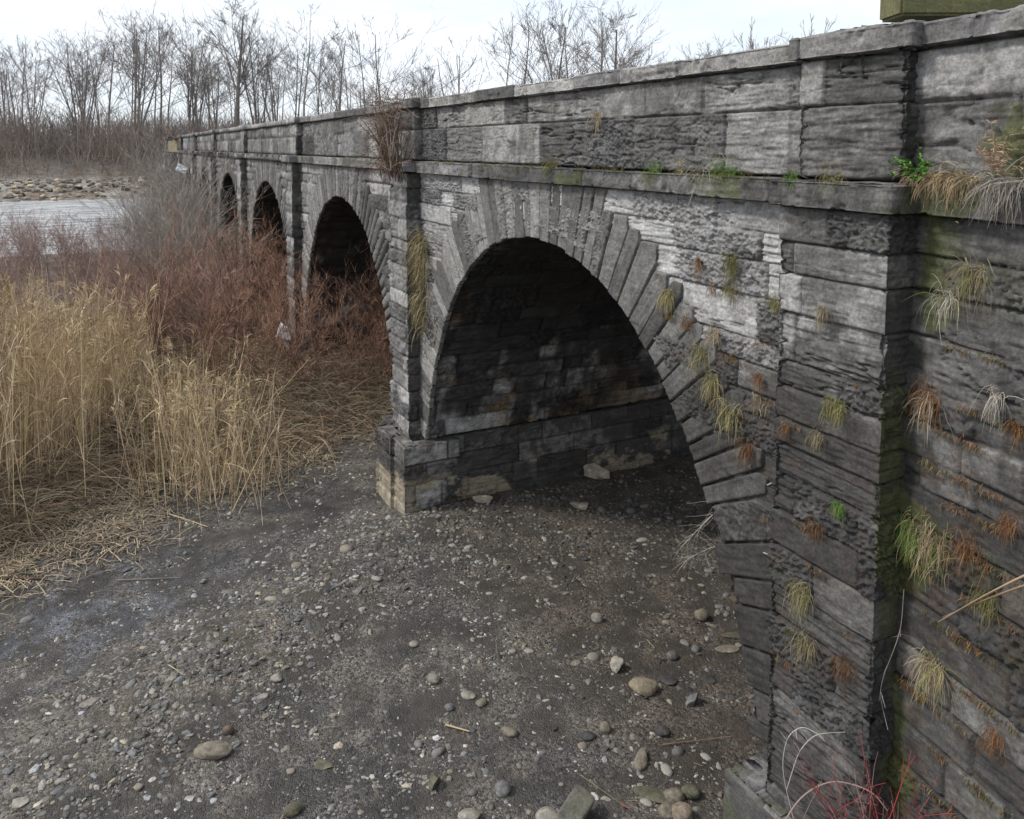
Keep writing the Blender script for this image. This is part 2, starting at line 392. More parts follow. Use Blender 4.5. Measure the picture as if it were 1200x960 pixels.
for k in range(8):
    s0 = 3.56+k*LSP; w = .97
    if k == 7: s0 += 5.5
    r = res_at(max(4., s0))*.9
    lone = k == 7
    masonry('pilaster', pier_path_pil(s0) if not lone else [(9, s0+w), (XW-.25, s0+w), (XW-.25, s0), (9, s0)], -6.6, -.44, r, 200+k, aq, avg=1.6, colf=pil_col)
    band('string_course', pier_path_pil(s0), [(-.02, -.45), (.075, -.45), (.075, -.245), (.055, -.232), (-.35, -.222)], r*1.2, 230+k, aq, str_col, avg=1.4)
    masonry('parapet_pier', pier_path_pil(s0+.05, .075, .93), -.235, .655, r, 250+k, aq, rows=PROWS, avg=2., colf=par_col)
    band('coping', pier_path_pil(s0+.03, .075, .97), [(-.1, .615), (.06, .64), (.065, .81), (.04, .84), (-.60, .855), (-.6, .5)], r*1.2, 270+k, aq, cop_col, avg=2.)
    if 0 < k:
        c = s0+.5
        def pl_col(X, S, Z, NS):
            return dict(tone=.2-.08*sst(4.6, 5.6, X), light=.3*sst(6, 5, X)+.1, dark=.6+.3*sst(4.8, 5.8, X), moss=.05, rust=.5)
        pth = [(XB, c+.93), (4.5, c+.93), (4.5, c+.42), (4.25, c+.42), (4.25, c-.35), (4.31, c-.35), (4.31, c-.93), (5.35, c-.93), (5.35, c-.80), (XB, c-.80)]
        masonry('plinth', pth, -6.9, -5.07, r*1.3 if k > 1 else .022, 300+k, aq, avg=.9, colf=pl_col)
        band('plinth', pth, [(0, -5.08), (-.02, -5.06), (-.25, -5.05)], .04 if k < 2 else .1, 320+k, aq, pl_col)
pth = [(XB, 4.88), (4.46, 4.88), (4.46, 3.2)]
def pl0(X, S, Z, NS): return dict(tone=.15, light=.2, dark=.2, moss=.5, rust=.1)
masonry('plinth', pth, -6.9, -5.2, .025, 309, aq, colf=pl0, amp=.35, rows=np.array([-7.2, -6.4, -5.2]), avg=2.)
band('plinth', pth, [(0, -5.21), (-.02, -5.19), (-.6, -5.17)], .025, 329, aq, pl0, amp=.3, avg=3.)
# trough floor and ends (seen only from above)
def slab(name, x0, x1, y0, y1, z, parent, tone=.15, seed=3):
    xs = np.linspace(x0, x1, 8); ys = np.linspace(y0, y1, 60); X, Y = np.meshgrid(xs, ys, indexing='ij')
    n = fbm(X*.7, Y*.7, 4, seed); c = mixc(np.full(X.shape+(3,), tone), (.05, .06, .02), sst(.4, .6, n))
    mkgrid(name, np.stack([X, Y, z+.08*n+H], -1)[::-1], M_STONE, parent, c)
slab('trough_floor', XW+.6, XB+.1, -4, 62, -.35, aq)
band('coping', [(XB+.05, 0), (XB+.05, 61)], [(-.02, .6), (.08, .6), (.08, .78), (-.62, .8), (-.62, -.4)], .12, 401, aq, cop_col)
masonry('inner_face', [(XW+.68, -1), (XW+.68, 61)], -.5, .7, .15, 402, aq, rows=PROWS, colf=par_col)

# ------------------------------------------------------------------ wing wall on the right
wd = np.array((-.157, -.9876)); w0 = np.array((XW+.0, 3.62)); w1 = w0+wd*6.5
ww = thing('wing_wall', 'dark mossy stone retaining wall with grass tufts at the right edge', 'wall', (0, 0, 0))
def wing_col(X, S, Z, NS):
    lo = sst(-1.2, -2., Z); cor = sst(3.1, 3.45, S)
    return dict(tone=.14-.058*lo, light=.55*(1-lo)*(1-cor)*sst(-.45, -.9, -np.abs(Z+.9)+0*Z-.0)+.16, dark=.4+.3*cor+.15*lo, moss=.22+.6*cor, rust=.55*lo)
def wpar_col(X, S, Z, NS):
    up = sst(.2, .5, Z); return dict(tone=.165, light=.15+.3*up, dark=.35-.1*up, moss=.8*(1-up)+.1, rust=.1)
masonry('wall_face', [tuple(w0+wd*-.1), tuple(w1)], -6.6, -.44, .015, 501, ww, colf=wing_col, avg=.8)
o1 = w0+np.array((.05, 0)); o2 = w1+np.array((.05, 0))
masonry('parapet', [tuple(o1+wd*-.1), tuple(o2)], -.235, .655, .015, 503, ww, rows=PROWS, avg=1.1, colf=wpar_col)
band('string_course', [tuple(w0+wd*-.1), tuple(w1)], [(-.02, -.45), (.09, -.45), (.09, -.245), (.07, -.232), (-.1, -.225)], .02, 505, ww, str_col)
band('coping', [tuple(o1+wd*-.1), tuple(o2)], [(-.1, .615), (.075, .64), (.08, .80), (.05, .825), (-.62, .84), (-.62, -.4)], .02, 507, ww, cop_col, avg=.62)


# ------------------------------------------------------------------ terrain
def bank_edge(X):          # s of the reed bank's near edge as a function of X
    return np.interp(X, [-30, -6, -2.2, -1.2, 0, 1.2, 2.5, 4., 5.3, 9, 16], [11, 13.2, 14.2, 15.6, 17., 16.7, 16.2, 17.2, 18.4, 20, 22])
def ground_z(X, S):
    X = np.asarray(X, float); S = np.asarray(S, float)
    z = .10*(fbm(X*.25, S*.25, 3, 801)-.5)+.05*(fbm(X*.9, S*.9, 3, 803)-.5)
    d = S-bank_edge(X)
    inb = sst(-1.4, 2.2, d)
    z = z+inb*(.42+.25*(fbm(X*.4, S*.4, 3, 805)-.5))*(1-sst(9., 11., X)*.5)
    # gravel bar that runs from the pier towards the lower left
    bx = (S-(12.3-.62*(4.6-X)))/1.1
    z = z-.10+.19*np.exp(-bx*bx)*sst(13.6, 12.2, S)*sst(-2, 1, X)*(1-sst(9, 12, X))
    z = z-.10*np.exp(-((X+1.2)/2.2)**2-((S-11.8)/1.5)**2)
    z = z-.75*np.exp(-((X+.05)/.6)**2-((S-17.75)/.55)**2)
    z = z+.25*sst(4.9, 3.4, S)*sst(4, 5.5, X)
    ch = sst(50, 60, S)*(1-sst(108, 121, S))                     # the river's channel
    z = z-1.5*ch+1.0*sst(108, 135, S)+.35*fbm(X*.2, S*.2, 3, 811)*sst(108, 120, S)
    z = z+3.3*sst(135, 150, S+4*fbm(X*.05, S*.05, 2, 815))+1.2*sst(150, 240, S)
    return z
def gcoord(fine0, fine1, st, lo, hi, gr=1.09):
    c = list(np.arange(fine0, fine1, st)); s_ = st; v = fine1
    while v < hi: c.append(v); s_ *= gr; v += s_
    c.append(hi); s_ = st; v = fine0-st; pre = []
    while v > lo: pre.append(v); s_ *= gr; v -= s_
    pre.append(lo); return np.array(pre[::-1]+c)
gx = gcoord(-4.5, 11.5, .035, -900, 900, 1.1); gs = gcoord(4.5, 19, .035, -60, 1500, 1.06)
GX, GS = np.meshgrid(gx, gs, indexing='ij')
near = sst(30, 20, np.abs(GS-8))*sst(24, 14, np.abs(GX-3))
gz = ground_z(GX, GS)
peb = (1-np.abs(fbm(GX*9, GS*9, 3, 821)-.5)*2)
gz = gz+near*(.035*(fbm(GX*5, GS*5, 4, 823, .6)-.5)+.014*peb)
g0 = np.full(GX.shape+(3,), .090)*np.array([1.14, 1., .87])
nA = fbm(GX*.5, GS*.5, 5, 831); nB = fbm(GX*2.2, GS*2.2, 4, 833)
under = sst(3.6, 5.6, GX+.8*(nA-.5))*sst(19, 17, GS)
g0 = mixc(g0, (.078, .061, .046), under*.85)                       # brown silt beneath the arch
wet = sst(.44, .6, nA*.5+nB*.5+.12*np.exp(-((GX+.9)/2.)**2-((GS-12.2)/1.2)**2)-.03)*(1-under)
g0 = mixc(g0, (.052, .050, .050), wet*.7)
g0 = mixc(g0, (.13, .138, .16), sst(.46, .56, .5*nB+.5*fbm(GX*9, GS*9, 4, 861))*np.exp(-((GX+.7)/2.)**2-((GS-12.0)/1.1)**2)*.7)   # bluish wet sheen painted into the ground colour
dB = GS-bank_edge(GX)
g0 = mixc(g0, (.115, .095, .072), .7*np.exp(-((GS-(12.3-.62*(4.6-GX)))/1.2)**2)*sst(-2.5, .5, GX)*sst(.35, .55, nB))
g0 = mixc(g0, (.16, .115, .065), sst(-1.3, .2, dB+1.2*(nB-.5))*sst(.38, .55, nB+.1)*.9)
g0 = mixc(g0, (.085, .058, .036), sst(1.5, 4, dB))
g0 = mixc(g0, (.12, .085, .055), sst(24, 34, GS))
g0 = mixc(g0, (.025, .018, .014), np.exp(-((GX+.05)/.62)**2-((GS-17.75)/.55)**2))  # dark soil, with the hollow's shade put into its colour
rk = sst(106, 112, GS)*sst(140, 130, GS)
g0 = mixc(g0, (.27, .25, .22), rk*sst(.4, .6, fbm(GX*.5, GS*.8, 4, 841))*.9)
g0 = mixc(g0, (.07, .055, .045), sst(132, 140, GS))
mg, nt, b = newmat('river_gravel')
at = N(nt, 'ShaderNodeAttribute', attribute_name='Col'); tc = N(nt, 'ShaderNodeTexCoord')
v1 = N(nt, 'ShaderNodeTexVoronoi', Scale=34.); v2 = N(nt, 'ShaderNodeTexVoronoi', Scale=85.); n1 = N(nt, 'ShaderNodeTexNoise', Scale=6., Detail=9., Roughness=.7)
for n in (v1, v2, n1): L(nt, tc.outputs['Object'], n.inputs['Vector'])
sep = N(nt, 'ShaderNodeSeparateColor'); L(nt, v1.outputs['Color'], sep.inputs[0])
r1 = N(nt, 'ShaderNodeMapRange'); r1.inputs[3].default_value = .35; r1.inputs[4].default_value = 2.1; L(nt, sep.outputs[0], r1.inputs[0])
sep2 = N(nt, 'ShaderNodeSeparateColor'); L(nt, v2.outputs['Color'], sep2.inputs[0])
r2 = N(nt, 'ShaderNodeMapRange'); r2.inputs[3].default_value = .6; r2.inputs[4].default_value = 1.5; L(nt, sep2.outputs[1], r2.inputs[0])
r3 = N(nt, 'ShaderNodeMapRange'); r3.inputs[1].default_value = .3; r3.inputs[2].default_value = .7; r3.inputs[3].default_value = .65; r3.inputs[4].default_value = 1.35; L(nt, n1.outputs[0], r3.inputs[0])
n6 = N(nt, 'ShaderNodeTexNoise', Scale=1.4, Detail=6., Roughness=.6); L(nt, tc.outputs['Object'], n6.inputs['Vector'])
mk_ = N(nt, 'ShaderNodeMapRange'); mk_.inputs[1].default_value = .42; mk_.inputs[2].default_value = .58; L(nt, n6.outputs[0], mk_.inputs[0])
def toned(r_):
    m_ = N(nt, 'ShaderNodeMix', data_type='FLOAT'); L(nt, mk_.outputs[0], m_.inputs[0]); m_.inputs[2].default_value = .8; L(nt, r_.outputs[0], m_.inputs[3]); return m_
r1 = toned(r1); r2 = toned(r2)
m1 = N(nt, 'ShaderNodeMath', operation='MULTIPLY'); L(nt, r1.outputs[0], m1.inputs[0]); L(nt, r2.outputs[0], m1.inputs[1])
m2 = N(nt, 'ShaderNodeMath', operation='MULTIPLY'); L(nt, m1.outputs[0], m2.inputs[0]); L(nt, r3.outputs[0], m2.inputs[1])
vm = N(nt, 'ShaderNodeVectorMath', operation='SCALE'); L(nt, at.outputs['Color'], vm.inputs[0]); L(nt, m2.outputs[0], vm.inputs['Scale']); L(nt, vm.outputs[0], b.inputs['Base Color'])
hh = N(nt, 'ShaderNodeMath', operation='ADD'); L(nt, v1.outputs['Distance'], hh.inputs[0]); L(nt, v2.outputs['Distance'], hh.inputs[1])
bp = N(nt, 'ShaderNodeBump', Strength=.8, Distance=.018, invert=True); L(nt, hh.outputs[0], bp.inputs['Height']); L(nt, bp.outputs[0], b.inputs['Normal'])
rr_ = N(nt, 'ShaderNodeMapRange'); rr_.inputs[1].default_value = .4; rr_.inputs[2].default_value = .6; rr_.inputs[3].default_value = .38; rr_.inputs[4].default_value = .85; n5 = N(nt, 'ShaderNodeTexNoise', Scale=.9, Detail=5.); L(nt, tc.outputs['Object'], n5.inputs['Vector']); L(nt, n5.outputs[0], rr_.inputs[0]); L(nt, rr_.outputs[0], b.inputs['Roughness']); b.inputs['Specular IOR Level'].default_value = .45
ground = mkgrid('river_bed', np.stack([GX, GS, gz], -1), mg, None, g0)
kind(ground, 'structure', 'dark gravel river bed and banks')
# fix winding so that normals point up
ground.data.flip_normals()

mw, nt, b = newmat('river_water')
b.inputs['Base Color'].default_value = (.5, .51, .52, 1); b.inputs['Roughness'].default_value = .15; b.inputs['Specular IOR Level'].default_value = .6
tc = N(nt, 'ShaderNodeTexCoord'); mpw = N(nt, 'ShaderNodeMapping'); mpw.inputs['Scale'].default_value = (.35, 1.3, 1); L(nt, tc.outputs['Object'], mpw.inputs[0])
n1 = N(nt, 'ShaderNodeTexNoise', Scale=1.1, Detail=7., Roughness=.6); L(nt, mpw.outputs[0], n1.inputs['Vector'])
wr = N(nt, 'ShaderNodeValToRGB'); wr.color_ramp.elements[0].position = .38; wr.color_ramp.elements[0].color = (.20, .21, .21, 1); wr.color_ramp.elements[1].position = .6; wr.color_ramp.elements[1].color = (.66, .67, .68, 1); L(nt, n1.outputs[0], wr.inputs[0]); L(nt, wr.outputs[0], b.inputs['Base Color'])  # sky reflection put into the base colour, streaked along the riffles
bp = N(nt, 'ShaderNodeBump', Strength=1., Distance=.25); L(nt, n1.outputs[0], bp.inputs['Height']); L(nt, bp.outputs[0], b.inputs['Normal'])
wv = np.array([(-700, 48, -.32), (700, 48, -.32), (700, 125, -.32), (-700, 125, -.32)], float)
kind(mk('river_water', wv, np.array([[0, 1, 2, 3]]), mw), 'structure', 'pale calm river water')

# ------------------------------------------------------------------ pebbles and cobbles
def ico(sub=1):
    import bmesh
    bm = bmesh.new(); bmesh.ops.create_icosphere(bm, subdivisions=sub, radius=1)
    V = np.array([v.co[:] for v in bm.verts]); Fc = np.array([[v.index for v in f.verts] for f in bm.faces]); bm.free(); return V, Fc
IV1, IF1 = ico(1); IV2, IF2 = ico(2); IV3, IF3 = ico(4)
def rotm(n, tilt=.5):
    a = RNG.uniform(0, 2*PI, n); t = RNG.normal(0, tilt, n); p = RNG.uniform(0, 2*PI, n)
    ca, sa = np.cos(a), np.sin(a); Z = np.zeros(n); O = np.ones(n)
    Rz = np.stack([np.stack([ca, -sa, Z], -1), np.stack([sa, ca, Z], -1), np.stack([Z, Z, O], -1)], 1)
    ct, st_ = np.cos(t), np.sin(t); Rx = np.stack([np.stack([O, Z, Z], -1), np.stack([Z, ct, -st_], -1), np.stack([Z, st_, ct], -1)], 1)
    cp, sp = np.cos(p), np.sin(p); Rp = np.stack([np.stack([cp, -sp, Z], -1), np.stack([sp, cp, Z], -1), np.stack([Z, Z, O], -1)], 1)
    return Rp@Rx@Rz
def in_piers(x, s): return ((x > 4.2) & (s > 12.6) & (s < 14.6)) | ((x > 4.4) & (s < 4.95)) | (x > 13.5)
def scatter(n, x0, x1, s0, s1, dens):
    x = RNG.uniform(x0, x1, n); s = RNG.uniform(s0, s1, n); k = RNG.uniform(0, 1, n) < dens(x, s)
    k &= ~in_piers(x, s); return x[k], s[k]
def pebble_cols(n, x, s):
    v = RNG.lognormal(-1.86, .52, n).clip(.05, .45)*(1-.22*np.clip(bar(x, s), 0, 1))
    w = RNG.uniform(-.06, .16, n); c = np.stack([v*(1+w), v*(1+.3*w), v*(1-w)], -1)
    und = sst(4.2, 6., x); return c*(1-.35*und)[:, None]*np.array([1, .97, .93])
def pebbles(x, s, r, IV, IF):
    n = len(x); sc3 = np.stack([RNG.uniform(.8, 1.5, n), RNG.uniform(.6, 1., n), RNG.uniform(.3, .65, n)], -1)*r[:, None]
    R_ = rotm(n, .35); jit = 1+RNG.normal(0, .13, (n, len(IV)))
    V = IV[None]*jit[..., None]*sc3[:, None, :]; V = np.einsum('nij,nvj->nvi', R_, V)
    V += np.stack([x, s, ground_z(x, s)+r*RNG.uniform(-.02, .3, n)], -1)[:, None, :]
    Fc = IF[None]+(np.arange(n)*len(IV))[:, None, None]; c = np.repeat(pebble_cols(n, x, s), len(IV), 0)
    return V.reshape(-1, 3), Fc.reshape(-1, 3), c
def bar(x, s): return np.exp(-((s-(12.3-.62*(4.6-x)))/1.2)**2)*sst(-2.5, .5, x)+.8*np.exp(-((x-8)/2.5)**2-((s-10.6)/1.2)**2)
def dn(x, s):
    e = s-bank_edge(x); q = fbm(x*.8, s*.8, 4, 851)
    return np.clip(.10+.42*sst(.42, .6, q)+1.2*bar(x, s), 0, 1)*sst(.8, -.8, e)
parts = []
x, s = scatter(105000, -3, 11, 5, 17.5, dn); r = RNG.lognormal(-4.12, .42, len(x)).clip(.008, .05)*(1+.35*bar(x, s)); parts.append(pebbles(x, s, r, IV1, IF1))
x, s = scatter(95000, -2.8, 9, 5, 13, lambda x, s: .25+.55*sst(.4, .6, fbm(x*1.5, s*1.5, 4, 853))); r = RNG.lognormal(-4.5, .35, len(x)).clip(.006, .02); parts.append(pebbles(x, s, r, IV1, IF1))
x, s = scatter(3600, -3, 11, 5, 17, lambda x, s: .25+.6*bar(x, s)); r = RNG.lognormal(-3.35, .28, len(x)).clip(.022, .06); parts.append(pebbles(x, s, r, IV2, IF2))
def joinp(ps):
    o = 0; V = []; Fc = []; Cc = []
    for v, f, c in ps: V.append(v); Fc.append(f+o); Cc.append(c); o += len(v)
    return np.concatenate(V), np.concatenate(Fc), np.concatenate(Cc)
V, Fc, Cc = joinp(parts)
kind(mk('gravel', V, Fc, M_ROCK, None, Cc, False), 'stuff', 'loose pebbles strewn over the river bed')
tag(bpy.data.objects['gravel'], 'loose grey and brown pebbles strewn over the river bed', 'gravel', None, 'stuff')
# far bank rubble
x = RNG.uniform(-60, 22, 1700); s = RNG.uniform(108, 132, 1700); r = RNG.lognormal(-1., .45, 1700).clip(.1, .5)
v, f, c = pebbles(x, s, r, IV1, IF1); o = mk('bank_rubble', v, f, M_ROCK, None, c*.85*np.array([1.12, 1, .86]), False)
tag(o, 'pale broken rubble along the far bank of the river', 'rubble', None, 'stuff')

def rock_mesh(seed, ang=0., sub=3):
    V = IV3 if sub == 3 else IV2; Fc = IF3 if sub == 3 else IF2; r = np.random.default_rng(seed)
    off = r.uniform(0, 50, 3); d = V.copy()
    k = 1+.30*(fbm(V[:, 0]*1.1+off[0]+V[:, 2], V[:, 1]*1.1+off[1]-V[:, 2], 3, seed)-.5)*2
    d = d*k[:, None]
    if ang > 0:                                           # broken faces: clip by random planes
        for _ in range(11):
            n = r.normal(0, 1, 3); n /= np.linalg.norm(n); h = r.uniform(.42, .75); p = d@n
            d = d-np.maximum(p-h, 0)[:, None]*n*ang
    d = d*(1+.03*(fbm(V[:, 0]*7+off[2], V[:, 1]*7+V[:, 2]*5, 3, seed+5)-.5))[:, None]
    return d, Fc
def make_rock(name, label, cat, x, s, size, rz, tilt, col, seed, ang=0., group=None, sink=.3, sub=3):
    V, Fc = rock_mesh(seed, ang, sub); V = V*np.array(size)/2*.92
    t = tilt; V = np.stack([V[:, 0]*math.cos(t)+V[:, 2]*math.sin(t), V[:, 1], -V[:, 0]*math.sin(t)+V[:, 2]*math.cos(t)], -1)
    n = fbm(V[:, 0]*14+seed, V[:, 1]*14+V[:, 2]*9, 4, seed+8)
    c = np.array(col)[None]*(.45+.75*n)[:, None]*.82
    o = mk(name, V, Fc, M_ROCK, None, c); zl = V[:, 2].min()
    o.location = (x, s, float(ground_z(x, s))-zl*(1-sink*1.)-.0); o.rotation_euler = (0, 0, rz)
    return tag(o, label, cat, group)
PALE = (.34, .31, .26); TAN = (.25, .215, .165); GREY = (.2, .195, .19); DARK = (.085, .08, .075); OLIVE = (.15, .14, .095)
RK = [  # px, py, width m, depth, height, rz, tilt, colour, angular, label
 (249, 880, .36, .2, .13, .1, .0, TAN, 0, 'smooth tan oval stone lying alone on the open gravel at lower left'),
 (267, 856, .14, .11, .12, 0, 0, (.16, .12, .09), 0, 'small round brown stone just above the tan oval stone'),
 (104, 824, .2, .13, .06, .5, 0, PALE, 0, 'flat pale stone nearest the bluish wet patch'),
 (343, 949, .2, .14, .1, .6, 0, OLIVE, 0, 'olive brown cobble at the bottom edge left of the square block'),
 (222, 935, .13, .1, .05, .3, 0, (.45, .44, .42), 1, 'small near white chip at the bottom left'),
 (25, 940, .22, .16, .06, .2, .0, PALE, .6, 'thin pale slab in the bottom left corner'),
 (9, 905, .16, .12, .05, .8, .0, GREY, .6, 'small grey slab at the left edge of the picture'),
 (379, 897, .24, .2, .04, .4, .0, OLIVE, .6, 'flat olive stone sunk level with the gravel'),
 (507, 913, .13, .2, .24, .2, .7, OLIVE, 1, 'upright pointed olive stone standing in the gravel'),
 (589, 923, .19, .17, .15, 0, 0, GREY, .3, 'rounded grey cobble right of the upright pointed stone'),
 (508, 795, .17, .14, .12, 0, 0, PALE, 0, 'round pale cobble alone left of the middle'),
 (550, 815, .26, .2, .07, .3, 0, PALE, .5, 'flat pale stone beside a pair of small tan stones'),
 (564, 824, .15, .12, .08, .9, 0, TAN, 0, 'small tan stone touching the flat pale stone'),
 (527, 829, .12, .1, .09, .1, 0, GREY, 0, 'small grey stone left of the flat pale stone'),
 (597, 858, .21, .12, .09, -.4, 0, TAN, 0, 'elongated tan cobble beside the bone-shaped stick'),
 (700, 724, .17, .15, .14, 0, 0, PALE, 0, 'round cream cobble by itself in the arch mouth'),
 (822, 721, .22, .19, .18, 0, 0, TAN, 0, 'large round tan cobble nearest the arch foot'),
 (722, 775, .13, .22, .3, .4, .75, PALE, 1, 'sharp pale wedge of stone tilted on its edge'),
 (676, 776, .19, .12, .11, .1, 0, TAN, .8, 'blocky tan stone left of the tilted wedge'),
 (756, 804, .38, .25, .19, -.2, 0, (.34, .28, .2), .3, 'largest smooth tan boulder in front of the tilted wedge'),
 (811, 817, .14, .22, .24, -.5, .6, GREY, 1, 'grey wedge with a dark broken side right of the tan boulder'),
 (830, 795, .26, .16, .1, .0, 0, DARK, .8, 'dark angular stone behind the grey wedge'),
 (788, 769, .14, .12, .12, 0, 0, GREY, 0, 'round grey stone between the tilted wedge and the dark angular stone'),
 (862, 745, .42, .22, .07, .1, 0, OLIVE, .6, 'wide flat olive slab beside the foot of the arch'),
 (851, 760, .34, .2, .08, .05, 0, TAN, .6, 'wide flat tan slab in front of the olive slab'),
 (709, 853, .13, .12, .13, 0, 0, TAN, 0, 'egg shaped tan cobble below the tan boulder'),
 (689, 862, .18, .14, .1, 0, 0, DARK, .3, 'dark mossy cobble left of the egg shaped cobble'),
 (777, 857, .16, .14, .11, 0, 0, DARK, 0, 'round dark cobble at the end of a long twig'),
 (750, 890, .2, .33, .14, -.5, .1, TAN, .6, 'leaning tan slab above the bottom cluster'),
 (761, 930, .4, .22, .08, -.6, 0, OLIVE, .5, 'long olive slab half buried near the bottom'),
 (791, 933, .2, .17, .13, 0, 0, TAN, 0, 'tan cobble left of a greenish one in the bottom cluster'),
 (811, 929, .21, .17, .12, 0, 0, OLIVE, 0, 'greenish grey cobble in the bottom cluster'),
 (781, 951, .18, .16, .14, 0, 0, TAN, 0, 'pale tan cobble cut by the bottom edge'),
 (800, 953, .22, .19, .18, 0, 0, (.3, .24, .18), 0, 'pinkish tan cobble cut by the bottom edge near the pier footing'),
 (642, 957, .26, .2, .14, 0, 0, PALE, 0, 'pale rounded stone just below the square block'),
 (550, 956, .3, .22, .1, 0, 0, PALE, .5, 'pale flat stone at the bottom edge in the middle'),
 (563, 584, .46, .24, .24, .12, 0, (.5, .45, .36), 1, 'squared pale tan stone lying against the near pier'),
 (697, 553, .85, .4, .30, -.25, .05, (.52, .45, .36), 1, 'big pale stone against the pier wall deep under the arch'),
 (679, 592, .42, .28, .18, -.1, 0, (.5, .43, .34), .8, 'pale stone on the silt in the middle of the arch'),
 (782, 797, .3, .2, .06, -.3, 0, DARK, .5, 'dark low slab right of the tan boulder'),
 (601, 763, .12, .09, .06, .3, 0, PALE, .2, 'tiny cream stone in the pebble band'),
 (485, 755, .15, .11, .07, .1, 0, PALE, 0, 'cream stone in the middle of the pebble band'),
 (323, 795, .15, .13, .08, 0, 0, PALE, 0, 'cream stone on the brown gravel bar at left'),
 (308, 816, .16, .1, .05, .4, 0, PALE, .3, 'flat cream chip below the brown gravel bar'),
]
for i, (px, py, w_, d_, h_, rz, tl, cl, ang, lab) in enumerate(RK):
    p = on_z(px, py, .0)
    for _ in range(3): p = on_z(px, py, float(ground_z(p.x, p.y))+h_*.35)
    make_rock('stone', lab, 'stone', p.x, p.y, (w_, d_, h_), rz-TH, tl, cl, 1000+i, ang, sink=.25)
# the square worked block at the bottom
p = on_z(672, 940, .12)
V, Fc = rock_mesh(5, 0); V = np.sign(V)*np.abs(V)**.22; V = V*(1+.05*(fbm(V[:, 0]*4, V[:, 1]*4+V[:, 2]*3, 4, 5)-.5))[:, None]*np.array((.23, .11, .10))
t_ = .35; V = np.stack([V[:, 0], V[:, 1]*math.cos(t_)-V[:, 2]*math.sin(t_), V[:, 1]*math.sin(t_)+V[:, 2]*math.cos(t_)], -1)
c = np.array((.15, .145, .115))[None]*(.5+fbm(V[:, 0]*16, V[:, 1]*16+V[:, 2]*9, 4, 9))[:, None]
o = mk('stone_block', V, Fc, M_ROCK, None, c); o.location = (p.x, p.y, float(ground_z(p.x, p.y))+.12); o.rotation_euler = (0, 0, .55)
tag(o, 'squared broken building block tipped on the gravel at the bottom', 'stone block')
protos = [rock_mesh(3000+i, .0 if i % 3 else .8, 2) for i in range(8)]
pm = []
for i, (V, Fc) in enumerate(protos):
    sc3 = np.array([(1.3, .9, .55), (1., .85, .7), (1.5, .9, .4), (1.1, 1., .6)][i % 4])
    V = V*sc3*.5; me = mk('cobble', V, Fc, M_ROCK, None, np.array([(.17, .16, .15), (.22, .19, .15), (.27, .25, .22), (.12, .115, .11)][(i*3) % 4])[None]*(.75+.5*fbm(V[:, 0]*9+i, V[:, 1]*9, 3, i))[:, None]); pm.append(me)
x, s = scatter(420, -2.6, 10, 5.3, 15.5, lambda x, s: .25+.75*sst(11, 6.5, s)*sst(2, 4, x)); nn = min(len(x), 190)
for i in range(nn):
    zone = 'under the arch' if x[i] > 4.8 else 'on the open river bed'
    o = pm[i % 8] if i < 8 else pm[i % 8].copy()
    if i >= 8: C.objects.link(o)
    r = float(RNG.lognormal(-2.35, .33)); r = min(max(r, .06), .2)
    o.location = (x[i], s[i], float(ground_z(x[i], s[i]))+r*.12); o.rotation_euler = (0, 0, RNG.uniform(0, 6.28)); o.scale = (r, r, r)
    tag(o, 'small weathered cobble half sunk in the gravel '+zone, 'cobble', 'small cobbles half sunk in the gravel '+zone)

# ------------------------------------------------------------------ ribbons, tubes
class Rib:
    """collects ribbons and 3-sided tubes with colours, all numpy at the end"""
    def __init__(s): s.V = []; s.F = []; s.C = []; s.n = 0
    def add(s, V, Fc, c):
        s.V.append(V); s.F.append(Fc+s.n); s.C.append(np.broadcast_to(np.asarray(c, float), V.shape)); s.n += len(V)
    def blade(s, pts, w, col, flat=None):
        pts = np.asarray(pts, float); n = len(pts); d = np.gradient(pts, axis=0)
        a = RNG.uniform(0, 2*PI); up = np.array((math.cos(a), math.sin(a), .3)) if flat is None else np.array(flat, float)
        sd = np.cross(d, up); sd /= np.linalg.norm(sd, axis=1)[:, None]+1e-9
        ww_ = np.broadcast_to(np.asarray(w, float), (n,))[:, None]
        V = np.concatenate([pts-sd*ww_/2, pts+sd*ww_/2]); i = np.arange(n-1); s.add(V, np.stack([i, i+1, i+1+n, i+n], -1), col)
    def tube(s, pts, r, col, k=3):
        pts = np.asarray(pts, float); n = len(pts); d = np.gradient(pts, axis=0); d /= np.linalg.norm(d, axis=1)[:, None]+1e-9
        ref = np.where(np.abs(d[:, 2:3]) > .9, np.array([[1., 0, 0]]), np.array([[0, 0, 1.]])); a = np.cross(d, ref); a /= np.linalg.norm(a, axis=1)[:, None]+1e-9; b_ = np.cross(d, a)
        r = np.broadcast_to(np.asarray(r, float), (n,))[:, None]; V = []
        for j in range(k):
            t = 2*PI*j/k; V.append(pts+(a*math.cos(t)+b_*math.sin(t))*r)
        V = np.concatenate(V); i = np.arange(n-1); Fc = []
        for j in range(k):
            p, q = j*n, ((j+1) % k)*n; Fc.append(np.stack([p+i, p+i+1, q+i+1, q+i], -1))
        s.add(V, np.concatenate(Fc), col)
    def arr(s): return np.concatenate(s.V), np.concatenate(s.F), np.concatenate(s.C)
    def build(s, name, mat, parent=None):
        V, Fc, c = s.arr(); return mk(name, V, Fc, mat, parent, c)
